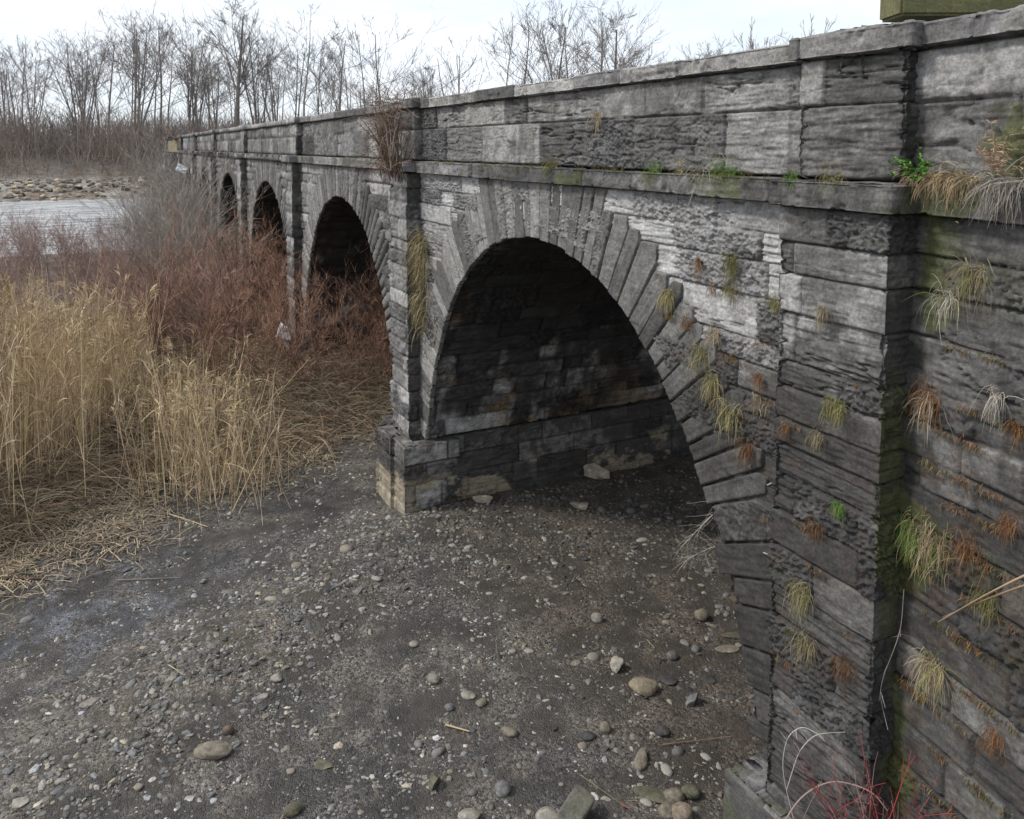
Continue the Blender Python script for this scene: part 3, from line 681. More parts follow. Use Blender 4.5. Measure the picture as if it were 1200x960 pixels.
def curve(p, d, L_, n, sag=0., wig=0., rnd=random):
    """a path of n points from p along d with sagging and wiggle"""
    p = np.array(p, float); d = np.array(d, float); d /= np.linalg.norm(d); out = [p.copy()]; st = L_/(n-1)
    for i in range(n-1):
        d = d+np.array((rnd.gauss(0, wig), rnd.gauss(0, wig), rnd.gauss(0, wig)-sag)); d /= np.linalg.norm(d); p = p+d*st; out.append(p.copy())
    return np.array(out)
STRAW = np.array((.53, .415, .28)); STRAW2 = np.array((.35, .25, .165)); PALES = np.array((.42, .36, .25))

# ------------------------------------------------------------------ reeds
def reed_clump(seed, n=60, h=(1.5, 3.1)):
    R = Rib(); rnd = random.Random(seed)
    for i in range(n):
        p = (rnd.gauss(0, .45), rnd.gauss(0, .45), -.05); hh = rnd.uniform(*h)
        lean = (rnd.gauss(.03, .10), rnd.gauss(0, .10), 1) if rnd.random() < .9 else (rnd.gauss(0, .5), rnd.gauss(0, .5), 1); c = (STRAW*rnd.uniform(.65, 1.25))*np.array((1, rnd.uniform(.93, 1.05), rnd.uniform(.8, 1.1)))
        st = curve(p, lean, hh, 6, 0, .03, rnd); R.blade(st, np.linspace(.010, .005, 6), c)
        for k in range(rnd.randint(1, 4)):
            q = st[rnd.randint(1, 4)]; a = rnd.uniform(0, 6.28)
            lf = curve(q, (math.cos(a)*.45, math.sin(a)*.45, 1), rnd.uniform(.2, .6), 5, rnd.uniform(.02, .4), .07, rnd); R.blade(lf, (.007, .010, .008, .005, .001), c*rnd.uniform(.8, 1.15))
        if rnd.random() < .3:
            tip = st[-1]; a = rnd.gauss(.0, .6); pc = np.array((.40, .31, .19))*rnd.uniform(.75, 1.2)
            for k in range(9):
                q = tip-np.array((0, 0, .26))*rnd.random(); f = curve(q, (math.cos(a)*.5+rnd.gauss(0, .25), math.sin(a)*.5+rnd.gauss(0, .25), 1), rnd.uniform(.12, .26), 4, .3, .08, rnd)
                R.blade(f, (.004, .018, .013, .003), pc*rnd.uniform(.85, 1.15))
    return R.arr()
def place_many(protos_, pos, name, mat, smin=.8, smax=1.15, label=None, cat=None, hk=None):
    V = []; Fc = []; Cc = []; o = 0
    for i, (x, y, z, k) in enumerate(pos):
        v, f, c = protos_[i % len(protos_)]; a = hk(x) if hk else 1.; v = v*np.array((1, 1, a)); a = RNG.uniform(0, 6.28) if k is None else k; sc = RNG.uniform(smin, smax)
        ca, sa = math.cos(a), math.sin(a)
        v = np.stack([v[:, 0]*ca-v[:, 1]*sa, v[:, 0]*sa+v[:, 1]*ca, v[:, 2]], -1)*sc+np.array((x, y, z))
        V.append(v); Fc.append(f+o); Cc.append(c*RNG.uniform(.8, 1.15)); o += len(v)
    ob = mk(name, np.concatenate(V), np.concatenate(Fc), mat, None, np.concatenate(Cc))
    return tag(ob, label, cat, None, 'stuff')
rp = [reed_clump(10+i) for i in range(6)]
pos = []
def reed_dens(x, s):
    e = s-bank_edge(x)
    a = sst(.4, 1.7, e)*sst(2.6, .8, x+.3*(s-17))*sst(6.5, 4.2, e)
    hole = np.exp(-((x+.15)/.55)**2-((s-17.6)/.6)**2)
    return np.clip(a*(.12+1.*sst(.42, .56, fbm(x*.9, s*.9, 3, 871)))-hole, 0, 1)
for _ in range(2600):
    x = random.uniform(-11, 4.5); s = random.uniform(13, 27)
    if random.random() < reed_dens(np.array(x), np.array(s)): pos.append((x, s, float(ground_z(x, s)), None))
pos = pos[:230]
for px, py in ((205, 560), (228, 556), (262, 560), (280, 548), (214, 545)):
    q = on_z(px, py, .25); pos.append((q.x, q.y, float(ground_z(q.x, q.y)), None))
thin = []
place_many(rp, pos, 'reed_bed', M_PLANT, .6, 1.2, 'tall dry golden reeds with feathery plumes on the left bank', 'reeds', hk=lambda x: float(np.interp(x, [-4, 0, 1.2, 3], [1.1, 1., .8, .45])))
# low matted grass and thatch
def mat_clump(seed, n=60):
    R = Rib(); rnd = random.Random(seed)
    for i in range(n):
        a = rnd.uniform(0, 6.28); c = (STRAW2 if rnd.random() < .6 else PALES*.75)*rnd.uniform(.6, 1.15)
        st = curve((rnd.gauss(0, .2), rnd.gauss(0, .2), .0), (math.cos(a)*.8, math.sin(a)*.8, rnd.uniform(.5, 1.6)), rnd.uniform(.7, 1.4), 7, rnd.uniform(.18, .34), .04, rnd)
        R.blade(st, (.012, .013, .012, .011, .009, .007, .003), c)
    return R.arr()
mpz = [mat_clump(60+i) for i in range(6)]; pos = []
for _ in range(5000):
    x = random.uniform(-5, 8); s = random.uniform(13, 30); e = s-float(bank_edge(x))
    if e > -.35 and random.random() < (.9 if e < 2.5 else .35) and not (abs(x+.1) < .6 and abs(s-17.5) < .6) and not in_piers(np.array(x), np.array(s)): pos.append((x, s, float(ground_z(x, s)), None))
place_many(mpz, pos[:760], 'matted_grass', M_PLANT, .6, 1.1, 'low matted dead grass arching over the bank edge', 'grass')
def litter_clump(seed):
    R = Rib(); rnd = random.Random(seed)
    for i in range(45):
        x, y = rnd.gauss(0, .28), rnd.gauss(0, .28); a = rnd.uniform(0, PI); l = rnd.uniform(.05, .28)*(2 if rnd.random() < .07 else 1); z = rnd.uniform(.01, .06)
        d = np.array((math.cos(a), math.sin(a), rnd.gauss(0, .12))); p = np.array((x, y, z))
        R.blade([p, p+d*l*.5+np.array((0, 0, .012)), p+d*l], rnd.uniform(.006, .016), (STRAW if rnd.random() < .6 else PALES*.9)*rnd.uniform(.25, .95), flat=(0, 0, 1))
    return R.arr()
lc = [litter_clump(400+i) for i in range(10)]; pos = []
for i in range(800):
    x = random.uniform(-5, 7.5); s = float(bank_edge(x))+random.gauss(.0, .75)-.5*(x < 0)
    if float(fbm(np.array(x*1.2), np.array(s*1.2), 3, 881)) < .46 and random.random() < .7: continue
    if in_piers(np.array(x), np.array(s)): continue
    pos.append((x, s, float(ground_z(x, s)), None))
for i in range(100):
    x = random.uniform(-2.6, .8); s = random.uniform(13.5, 16.9)-.12*x
    if float(fbm(np.array(x*1.3), np.array(s*1.3), 3, 885)) > .46-.1*(s > 15): pos.append((x, s, float(ground_z(x, s)), None))
place_many(lc, pos, 'straw_litter', M_PLANT, .8, 1.2, 'scattered broken straw along the foot of the reeds', 'straw')

# ------------------------------------------------------------------ shrubs
def shrub(seed, h, n, spread, col, tw=.006, levels=3, kids=4, tip=None, wig=.09, up=1.):
    rnd = random.Random(seed); R = Rib()
    def grow(p, d, l, r, lv):
        pts = curve(p, d, l, 6, -.02*up, wig, rnd); c = np.array(col)*rnd.uniform(.7, 1.25)
        if tip is not None and lv == 0: c = np.array(tip)*rnd.uniform(.7, 1.3)
        if r > .007: R.tube(pts, np.linspace(r, r*.5, 6), c)
        else: R.blade(pts, np.linspace(r*2.2, r, 6), c)
        if lv > 0:
            for k in range(kids):
                i = rnd.randint(1, 5); dd = pts[min(i+1, 5)]-pts[i-1]; dd /= np.linalg.norm(dd)+1e-9
                a = np.array((rnd.gauss(0, .45), rnd.gauss(0, .45), rnd.gauss(.12*up, .3))); grow(pts[i], dd+a, l*rnd.uniform(.38, .62), max(r*.55, tw*.5), lv-1)
    for i in range(n):
        a = rnd.uniform(0, 6.28); t = abs(rnd.gauss(0, spread)); grow((rnd.gauss(0, .12), rnd.gauss(0, .12), -.05), (math.cos(a)*t, math.sin(a)*t, 1), h*rnd.uniform(.6, 1), max(h*.004, tw), levels)
    return R
def shrub_proto(name, seed, *a, **k):
    root = thing(name, 'x', 'shrub'); shrub(seed, *a, **k).build('branches', M_BARK, root)
    return root
G1 = (.34, .30, .265); RED = (.20, .085, .055); MAU = (.24, .185, .165)
greys = [shrub_proto('bare_shrub', 91+i, 4.3, 13, .30, G1, .008, 3, 5) for i in range(3)]
reds = [shrub_proto('red_shrub', 95+i, 2.5, 9, .46, (.16, .09, .07), .006, 3, 5, tip=(.42, .25, .17)) for i in range(3)]
mau = [shrub_proto('thicket_shrub', 99+i, 1.9, 12, .4, MAU, .007, 3, 4, tip=(.36, .24, .20)) for i in range(3)]
used = set()
def put(pl, i, x, s, sc, label, group):
    p = pl[i % len(pl)]; z = float(ground_z(x, s))
    if p.name not in used:
        used.add(p.name); p.location = (x, s, z); p.scale = (sc,)*3; p.rotation_euler = (0, 0, random.uniform(0, 6)); o = p
    else: o = copy_tree(p, (x, s, z), random.uniform(0, 6.28), sc)
    o['label'] = label; o['group'] = group; return o
gl = [(3.0, 33, .95, 'tall pale grey bare shrub standing before the fourth arch'), (2.6, 28, .85, 'pale grey bare shrub rising behind the reeds'), (3.0, 40, .9, 'tall bare grey shrub hiding the foot of the far piers'),
      (3.0, 38, 1., 'bare grey shrub beside the river left of the far piers'), (1.9, 34, .9, 'wide bare grey shrub at the river side'), (3.4, 28.2, .62, 'low grey shrub leaning on the third pier'), (3., 47, .95, 'farthest bare grey shrub at the ruined pier'), (2.2, 44, 1.0, 'thin grey shrub in front of the river'), (1.6, 31, .8, 'bare grey shrub at the back corner of the reeds'), (2.7, 30.5, .85, 'pale bare shrub before the fourth pilaster'),
      (1.4, 40, .62, 'bare grey shrub standing alone against the bright water'), (2.9, 50, 1.2, 'bare grey shrub beyond the river side clump')]
for i, (x, s, sc, lb) in enumerate(gl): put(greys, i, x, s, sc, lb, 'bare grey shrubs along the aqueduct')
rl = [(4.0, 22.0, 1., 'reddish shrub in front of the second pier'), (5.6, 20.6, .85, 'reddish shrub growing inside the second arch'), (7.2, 22.0, .8, 'reddish shrub deep in the second arch'), (2.1, 19.9, 1.0, 'rusty shrub between the reeds and the second pier'), (3.1, 24.6, 1.1, 'tall rusty shrub before the third arch'), (1.2, 24, 1., 'rusty shrub at the back of the reeds'),
      (5.4, 29.5, 1.05, 'reddish shrub in the third arch'), (5.3, 18.8, .65, 'low reddish shrub nearest the gravel'), (2.0, 27.5, 1.1, 'rusty shrub behind the tall reeds'), (6.3, 24.5, .9, 'reddish shrub behind the second pier'), (3.4, 18.9, .8, 'dark stemmed low shrub at the reeds edge'), (4.3, 19.6, .95, 'dark stemmed reddish shrub in front of the second arch'), (6.2, 19.2, .75, 'small reddish shrub beside the near pier'),
      (2.9, 22.6, .9, 'rusty shrub halfway to the second pier'), (6.6, 21.0, 1., 'bushy reddish shrub filling the second arch'), (4.6, 24.4, 1., 'reddish shrub against the third pilaster'), (3.7, 26.6, 1.1, 'dull red shrub left of the third arch'), (.2, 22.5, .9, 'rusty twiggy shrub rising out of the reeds')]
for i, (x, s, sc, lb) in enumerate(rl): put(reds, i, x, s, sc, lb, 'reddish shrubs before the arches')
for i in range(190):
    s = random.uniform(23, 52); x = random.uniform(-.42*s-1.5, 3.6)
    put(mau, i, x, s, random.uniform(.7, 1.25), 'low mauve brown bare shrub in the thicket between reeds and river', 'mauve brown shrubs between reeds and river')

# ------------------------------------------------------------------ woods on the far bank
def tree_proto(seed, h, trunkr, fork=1, twist=.06, dens=1., spread=.5):
    rnd = random.Random(seed); T = Rib(); B = Rib(); col = (.19, .17, .155)
    def grow(p, d, l, r, lv):
        n = 6; pts = curve(p, d, l, n, -.018, twist, rnd); c = np.array(col)*rnd.uniform(.75, 1.25)
        B.tube(pts, np.linspace(r, max(r*.5, .016), n), c) if lv > 1 else B.blade(pts, np.linspace(r*1.6, .022, n), c)
        if lv > 0:
            for k in range(max(2, int((5 if lv > 1 else 4)*dens))):
                i = rnd.randint(1, 5); dd = pts[min(i+1, 5)]-pts[i-1]; dd /= np.linalg.norm(dd)+1e-9
                grow(pts[i], dd+np.array((rnd.gauss(0, spread), rnd.gauss(0, spread), rnd.gauss(.15, .25))), l*rnd.uniform(.35, .6), max(r*.45, .018), lv-1)
    for f in range(fork):
        tr = curve((rnd.gauss(0, .25) if fork > 1 else 0, rnd.gauss(0, .2) if fork > 1 else 0, -.5), (rnd.gauss(0, .14 if fork > 1 else .03), rnd.gauss(0, .1), 1), h*.86, 10, 0, twist*.4, rnd)
        rad = np.linspace(trunkr, trunkr*.22, 10); T.tube(tr, rad, col, 6)
        for k in range(int(11*dens)):
            q = rnd.uniform(.34, 1.); i = min(8, int(q*9)); u = q*9-i; p = tr[i]*(1-u)+tr[i+1]*u; a = rnd.uniform(0, 6.28)
            grow(p, (math.cos(a)*.62, math.sin(a)*.62, rnd.uniform(.15, 1.3)), h*(1.08-q)*rnd.uniform(.35, .6)+h*.05, trunkr*.34*(1.25-q), 3 if h > 15 else 2)
    root = thing('bare_tree', 'x', 'tree'); T.build('trunk', M_BARK, root); B.build('crown', M_BARK, root); return root
tps = [tree_proto(201, 20, .22, 1, .08), tree_proto(202, 19, .17, 2, .09, .8), tree_proto(203, 21, .2, 1, .10, .9, .42), tree_proto(204, 18, .14, 1, .09, .75, .35), tree_proto(205, 17, .15, 3, .12, .6, .4), tree_proto(206, 22, .38, 1, .08, 1.2, .6)]
tused = set()
def tree_at(px, dist, top_y, proto, label, group=None, base=None):
    """tree whose crown tops out near picture row top_y at ground distance dist"""
    r = ray(px, 172); k = dist/math.hypot(r[0], r[1]); x, s = r[0]*k, r[1]*k; z = float(ground_z(x, s))
    dep = x*math.sin(TH)+s*math.cos(TH); ht = (172-top_y)/F*dep+H-z; sc = ht/[20, 19, 21, 18, 17, 22][proto]/.98
    p = tps[proto]
    if proto not in tused: tused.add(proto); p.location = (x, s, z); p.scale = (sc,)*3; o = p; p.rotation_euler = (0, 0, random.uniform(0, 6))
    else: o = copy_tree(p, (x, s, z), random.uniform(0, 6.28), sc)
    o['label'] = label
    if group: o['group'] = group
    return o
tree_at(277, 150, -6, 5, 'tallest broad bare tree rising above the far end of the aqueduct')
tree_at(356, 148, 2, 2, 'slim tall bare tree second in height beside the broadest tree')
tree_at(300, 156, 8, 1, 'forked bare tree standing just right of the tallest tree')
tree_at(398, 150, 24, 0, 'bare tree above the second pier with a rounded crown')
tree_at(453, 140, 14, 2, 'bare tree with spreading top above the second arch')
tree_at(430, 160, 20, 3, 'narrow bare tree behind the rounded crown')
tree_at(545, 120, 38, 4, 'small crooked bare tree standing alone over the parapet')
tree_at(590, 130, 4, 3, 'slim bare tree left of the group over the first arch')
tree_at(612, 134, 2, 2, 'bare tree second from the left in the group over the first arch')
tree_at(648, 130, 0, 0, 'middle bare tree of the group over the first arch')
tree_at(672, 126, 0, 1, 'forked bare tree of the group over the first arch')
tree_at(700, 122, -6, 0, 'leaning bare tree at the right of the group over the first arch')
tree_at(722, 124, 6, 5, 'widest bare tree at the right end of the group over the first arch')
tree_at(893, 90, 16, 3, 'thin bare treetop left of a pair over the high parapet')
tree_at(932, 90, 4, 3, 'thin bare treetop right of a pair over the high parapet')
tree_at(185, 150, 8, 2, 'tall bare tree over the ruined far pier')
tree_at(160, 150, 14, 0, 'bare tree left of the ruined far pier with a straight trunk')
tree_at(40, 152, 46, 1, 'dark forked bare tree at the left edge of the wood')
tree_at(100, 150, 60, 4, 'dark leaning trunk tree low on the far bank')
for i in range(72):
    px = random.uniform(-90, 520); ty = np.interp(px, [-90, 0, 60, 140, 200, 260, 420, 520], [30, 46, 44, 22, 20, 38, 52, 80])+random.uniform(-14, 44)
    tree_at(px, random.uniform(150, 205), float(ty), random.choice((0, 1, 2, 3, 3, 4)), 'slender bare tree among the crowded wood beyond the river', 'slender bare trees of the far wood')
for i in range(22):
    px = random.uniform(600, 1150); tree_at(px, random.uniform(150, 210), random.uniform(60, 80)-.08*(px-600), random.choice((0, 2, 3)), 'bare tree of the wood hidden low behind the aqueduct', 'bare trees behind the aqueduct')
# understorey: a mass of thin saplings and twigs
def sapling_clump(seed):
    R = Rib(); rnd = random.Random(seed)
    for i in range(26):
        h = rnd.uniform(2.2, 7.5); p = curve((rnd.gauss(0, 3.2), rnd.gauss(0, 3.), -.4), (rnd.gauss(0, .25), rnd.gauss(0, .2), 1), h, 4, 0, .12, rnd)
        c = np.array(rnd.choice(((.23, .195, .17), (.26, .21, .175), (.19, .175, .155), (.23, .17, .14))))*rnd.uniform(.7, 1.2)
        R.blade(p, np.array((.10, .085, .07, .04))*rnd.uniform(.5, 1.3), c, flat=(0, 1, .05))
        for k in range(4):
            q = p[rnd.randint(1, 3)]; R.blade(curve(q, (rnd.gauss(0, .7), rnd.gauss(0, .3), .8), h*rnd.uniform(.2, .45), 3, 0, .1, rnd), (.05, .04, .025), c, flat=(0, 1, .05))
    return R.arr()
sp_ = [sapling_clump(700+i) for i in range(14)]; pos = []
for i in range(900):
    s = random.uniform(134, 205); x = random.uniform(-.75*s, .95*s); pos.append((x, s, float(ground_z(x, s)), random.choice((0, PI))))
place_many(sp_, pos, 'undergrowth', M_BARK, .75, 1.15, 'brown tangled undergrowth filling the wood beyond the river', 'undergrowth')
#NEXT2
# ------------------------------------------------------------------ plants on the masonry
def on_wing(u, v):
    r = ray(u, v); n = np.array((-wd[1], wd[0])); t = (w0@n)/(r[0]*n[0]+r[1]*n[1]); return Vector((r[0]*t, r[1]*t, r[2]*t+H))
NW = np.array((-1., 0, 0)); NG = np.array((-.9876, .157, 0)); NG = NG/np.linalg.norm(NG)
CT = dict(straw=((.36, .29, .18), (.27, .20, .12)), yellow=((.36, .30, .16), (.22, .21, .09)), olive=((.16, .16, .05), (.24, .20, .09)), green=((.09, .19, .03), (.17, .22, .06)),
          rust=((.17, .075, .03), (.22, .12, .055)), pale=((.46, .42, .36), (.35, .31, .25)))
def tuft(name, label, cat, p, nrm, size, typ, n=70, width=.1, droop=.35, group=None, bw=.004, up=-.15):
    rnd = random.Random(hash(label) % 9973 if False else sum(map(ord, label))); R = Rib(); a, b_ = CT[typ]; nrm = np.array(nrm); tang = np.array((nrm[1], -nrm[0], 0))
    for i in range(n):
        q = tang*max(-width*.5, min(width*.5, rnd.gauss(0, width*.35)))+np.array((0, 0, rnd.gauss(0, width*.25)))+nrm*.005
        d = nrm*rnd.uniform(.15, .8)+tang*rnd.gauss(0, .55)+np.array((0, 0, rnd.gauss(up, .6)))
        l = size*rnd.uniform(.25, 1.05)**1.2; st = curve(q, d, l, 7, droop*rnd.uniform(.6, 2.2), .17, rnd)
        back = (st-q)@nrm; st = st-np.minimum(back-.006, 0)[:, None]*nrm        # keep clear of the stone
        c = (np.array(a) if rnd.random() < .6 else np.array(b_))*rnd.uniform(.6, 1.2)
        if typ in ('straw', 'pale') and i > n*.82 and 'green' in label: c = np.array((.16, .22, .05))
        R.blade(st, np.array((1, 1, .95, .85, .7, .5, .2))*bw, c)
    hw = width*.5+.012; cv = IV2*np.array((1, 1, 1))*(1+.25*(fbm(IV2[:, 0]*3+hw*99, IV2[:, 1]*3+IV2[:, 2], 3, 3)-.5))[:, None]       # cushion of roots and soil
    cv = tang[None]*cv[:, :1]*hw+nrm[None]*cv[:, 1:2]*.014+np.array([[0, 0, 1.]])*cv[:, 2:3]*hw*.45
    R.add(cv, np.concatenate([IF2, IF2[:, 2:]], 1), np.array((.10, .085, .045)) if typ in ('straw', 'pale', 'rust') else np.array((.07, .075, .025)))
    o = R.build(name, M_PLANT); o.location = tuple(p); return tag(o, label, cat, group)
PX0, PWL = XW-.26, XW-.01
TF = [  # plane, px, py, size px, width px, type, n, label
 ('p', 968, 362, 36, 12, 'straw', 70, 'dry brown tuft highest on the face of the near pier'),
 ('p', 981, 474, 34, 22, 'olive', 160, 'round olive moss clump on the near pier face below the highest dry tuft'),
 ('p', 962, 508, 34, 12, 'straw', 45, 'thin pale wispy tuft left of the round olive clump'),
 ('p', 985, 591, 26, 12, 'green', 110, 'small green moss clump lowest near the pier corner'),
 ('p', 943, 690, 58, 22, 'yellow', 110, 'bushy yellow green tuft at mid height of the near pier'),
 ('p', 944, 748, 48, 26, 'straw', 110, 'spreading straw tuft just under the bushy yellow green one'),
 ('p', 958, 614, 32, 16, 'rust', 80, 'rust brown tuft above the bushy yellow green one on the pier'),
 ('p', 993, 778, 34, 26, 'rust', 90, 'rust brown fringe right of the spreading straw tuft'),
 ('p', 923, 500, 22, 10, 'rust', 50, 'little rust tuft at the left edge of the pier face'),
 ('w', 861, 302, 50, 16, 'olive', 90, 'tall olive dry tuft hanging on the pale upper wall'),
 ('w', 857, 338, 24, 16, 'olive', 80, 'short olive tuft directly beneath the tall hanging one'),
 ('w', 821, 304, 34, 5, 'rust', 45, 'narrow brown wisp left of the tall olive tuft'),
 ('w', 837, 337, 12, 10, 'rust', 50, 'tiny rust cushion between the narrow wisp and short olive tuft'),
 ('w', 910, 352, 22, 16, 'olive', 70, 'olive and rust tuft where the wall meets the near pier'),
 ('w', 785, 345, 34, 16, 'yellow', 130, 'bright yellow green cap on the tip of a ring stone'),
 ('w', 807, 376, 16, 14, 'rust', 70, 'rust cap on the ring stone next below the yellow capped one'),
 ('w', 840, 388, 30, 16, 'straw', 70, 'pale straw tuft on the dark course right of the ring stones'),
 ('w', 824, 410, 52, 20, 'yellow', 80, 'long hanging yellow strands over two ring stones'),
 ('w', 838, 444, 46, 12, 'yellow', 110, 'dense yellow tuft below the long hanging strands'),
 ('w', 858, 482, 34, 34, 'yellow', 150, 'wide yellow mat spilling over a ledge beside the ring stones'),
 ('w', 878, 522, 34, 16, 'rust', 80, 'rust tuft below the wide yellow mat'),
 ('w', 892, 440, 34, 6, 'rust', 50, 'thin rust strip in an upright joint near the pier'),
 ('w', 893, 472, 20, 22, 'straw', 60, 'fan of short straw at the foot of the rust strip'),
 ('w', 704, 134, 38, 7, 'straw', 40, 'brown wisp hanging from a joint high in the parapet'),
 ('g', 1146, 318, 80, 26, 'straw', 130, 'large straw tuft with a green crown on the right wall'),
 ('g', 1112, 348, 74, 22, 'pale', 70, 'pale long haired tuft with green shoots left of the large one'),
 ('g', 1172, 462, 80, 14, 'pale', 40, 'thin trailing pale strands in an upright joint on the right wall'),
 ('g', 1090, 462, 46, 30, 'rust', 150, 'thick rust fringe in the corner of the right wall'),
 ('g', 1092, 468, 90, 14, 'pale', 28, 'few long pale strands falling from the thick rust fringe'),
 ('g', 1194, 500, 34, 14, 'rust', 80, 'rust tuft cut by the right edge of the picture'),
 ('g', 1064, 622, 46, 30, 'green', 190, 'bright green grass in the corner behind the near pier'),
 ('g', 1092, 630, 66, 50, 'straw', 170, 'straw spilling right from the bright green corner grass'),
 ('g', 1140, 640, 60, 40, 'rust', 110, 'mixed rust tuft right of the spilling straw'),
 ('g', 1097, 778, 80, 26, 'straw', 170, 'large hanging straw tuft with a green cap low on the right wall'),
 ('g', 1160, 700, 50, 24, 'olive', 90, 'olive tuft between the two crossing canes and the low wall'),
 ('g', 1185, 610, 44, 18, 'rust', 90, 'rust tuft high above the crossing canes at the right edge'),
 ('g', 1170, 860, 50, 20, 'rust', 90, 'rust tuft lowest on the right wall'),
]
for pl, px, py, sz, wpx, typ, n, lab in TF:
    p = on_x(px, py, PX0) if pl == 'p' else (on_x(px, py, PWL if py > 200 else PWL+.05) if pl == 'w' else on_wing(px, py))
    if pl == 'p' and not (3.56 < p.y < 4.55): p.y = min(max(p.y, 3.6), 4.5)
    nr = NG if pl == 'g' else NW; p = p+Vector(nr)*.01
    dep = p.x*math.sin(TH)+p.y*math.cos(TH); k = dep/F
    tuft('grass_tuft', lab, 'grass tuft', p, nr, sz*k*(.85 if pl != 'g' else .74), typ, int(n*1.5), wpx*k*1.2, .42, bw=.0026+.0008*(dep > 6))
# growth on the string course ledge
LG = [(650, 196, 26, 16, 'olive', 120, 'olive drooping tuft on the ledge above the arch crown'), (768, 203, 12, 26, 'green', 150, 'low green strip of grass on the ledge right of the crown'),
      (800, 205, 14, 22, 'yellow', 90, 'yellowish grass strip on the ledge beside the low green one'), (852, 208, 18, 34, 'green', 220, 'longest green grass patch on the ledge of the near bay'),
      (826, 214, 50, 22, 'pale', 45, 'pale dead strands trailing down from the ledge'), (930, 212, 13, 16, 'green', 100, 'small green cushion on the ledge left of the near pier'),
      (975, 216, 16, 30, 'olive', 130, 'olive grass patch on the ledge of the near pier'), (1135, 212, 26, 60, 'yellow', 200, 'yellow green grass on the ledge of the right wall')]
for px, py, sz, wpx, typ, n, lab in LG:
    X = XW-.02 if px < 920 else (XW-.27 if px < 1060 else None)
    p = on_x(px, py, X) if X else on_wing(px, py)
    if X is None: p = p+Vector(NG)*.05
    p.z = H-.232; dep = p.x*math.sin(TH)+p.y*math.cos(TH); k = dep/F
    tuft('grass_tuft', lab, 'grass tuft', p, NG if X is None else NW, sz*k*1.3, typ, n, wpx*k, .3, bw=.0036, up=.9)
# dead grass heap on the right ledge
def heap(name, label, px0, px1, n, cols, l0, l1, cat):
    R = Rib(); rnd = random.Random(sum(map(ord, label)))
    for i in range(n):
        px = rnd.uniform(px0, px1); r = on_wing(px, 220); q = np.array((r.x, r.y, H-.215+rnd.uniform(0, .045)))+NG*rnd.uniform(-.03, .09)
        d = NG*rnd.uniform(.2, 1)+np.array((rnd.gauss(0, .6), rnd.gauss(0, .6), rnd.gauss(.2, .4))); c = np.array(rnd.choice(cols))*rnd.uniform(.6, 1.15)
        st = curve(q, d, rnd.uniform(l0, l1), 8, rnd.uniform(.2, .55), .14, rnd); back = (st-q)@NG; st = st-np.minimum(back+.0, 0)[:, None]*NG
        R.blade(st, np.array((1, 1, 1, .9, .8, .7, .5, .2))*.0036, c)
    return tag(R.build(name, M_PLANT), label, cat)
heap('dead_grass', 'heap of matted dead tan grass drooping over the ledge in the wall corner', 1074, 1150, 520, ((.34, .25, .15), (.27, .19, .11), (.4, .32, .2)), .08, .24, 'dead grass')
heap('dead_grass', 'pale wiry dead roots hanging over the ledge at the right edge', 1165, 1215, 260, ((.46, .42, .37), (.36, .31, .26)), .12, .34, 'dead grass')
def leafy(name, label, p, n, size, spread, col, cat='fern'):
    R = Rib(); L_ = Rib(); rnd = random.Random(5)
    root = thing(name, label, cat, tuple(p))
    for i in range(16):
        st = curve((0, 0, 0), (-.5+rnd.gauss(0, .6), rnd.gauss(0, .8), rnd.uniform(.2, 1.4)), spread*rnd.uniform(.5, 1.1), 8, .08, .1, rnd); R.blade(st, .002, (.12, .12, .04))
        for k in range(n//16):
            q = st[rnd.randint(1, 7)]; a = rnd.uniform(0, 6.28); d = np.array((math.cos(a), math.sin(a), rnd.gauss(.1, .4)))*size*rnd.uniform(.5, 1.2)
            L_.blade([q, q+d*.35, q+d*.7, q+d], np.array((.2, .8, .7, .05))*size*.8, np.array(col)*rnd.uniform(.55, 1.5))
    R.build('stem', M_PLANT, root); L_.build('leaf', M_PLANT, root); return root
p = on_x(1083, 205, XW-.02); leafy('fern', 'small leafy bright green fern in the corner beside the upper pier', (XW-.08, 3.50, H-.2), 620, .022, .21, (.075, .17, .03))
p = on_wing(1184, 205)+Vector(NG)*.03
R = Rib(); rnd = random.Random(8)
for i in range(14):
    st = curve((0, 0, 0), (rnd.gauss(-.3, .4), rnd.gauss(0, .4), 1), rnd.uniform(.12, .36), 8, .03, .12, rnd); R.blade(st, .0035, (.28, .2, .15))
    for k in range(26): q = st[rnd.randint(3, 7)]; R.blade(curve(q, (rnd.gauss(0, 1), rnd.gauss(0, 1), rnd.gauss(.2, .5)), .035, 3, .1, .2, rnd), .004, np.array((.40, .27, .18))*rnd.uniform(.7, 1.2))
o = R.build('dried_weed', M_PLANT); o.location = p; o.location.z = H-.2; tag(o, 'bushy tan dried weed with bare twigs standing on the ledge at the right edge', 'weed')
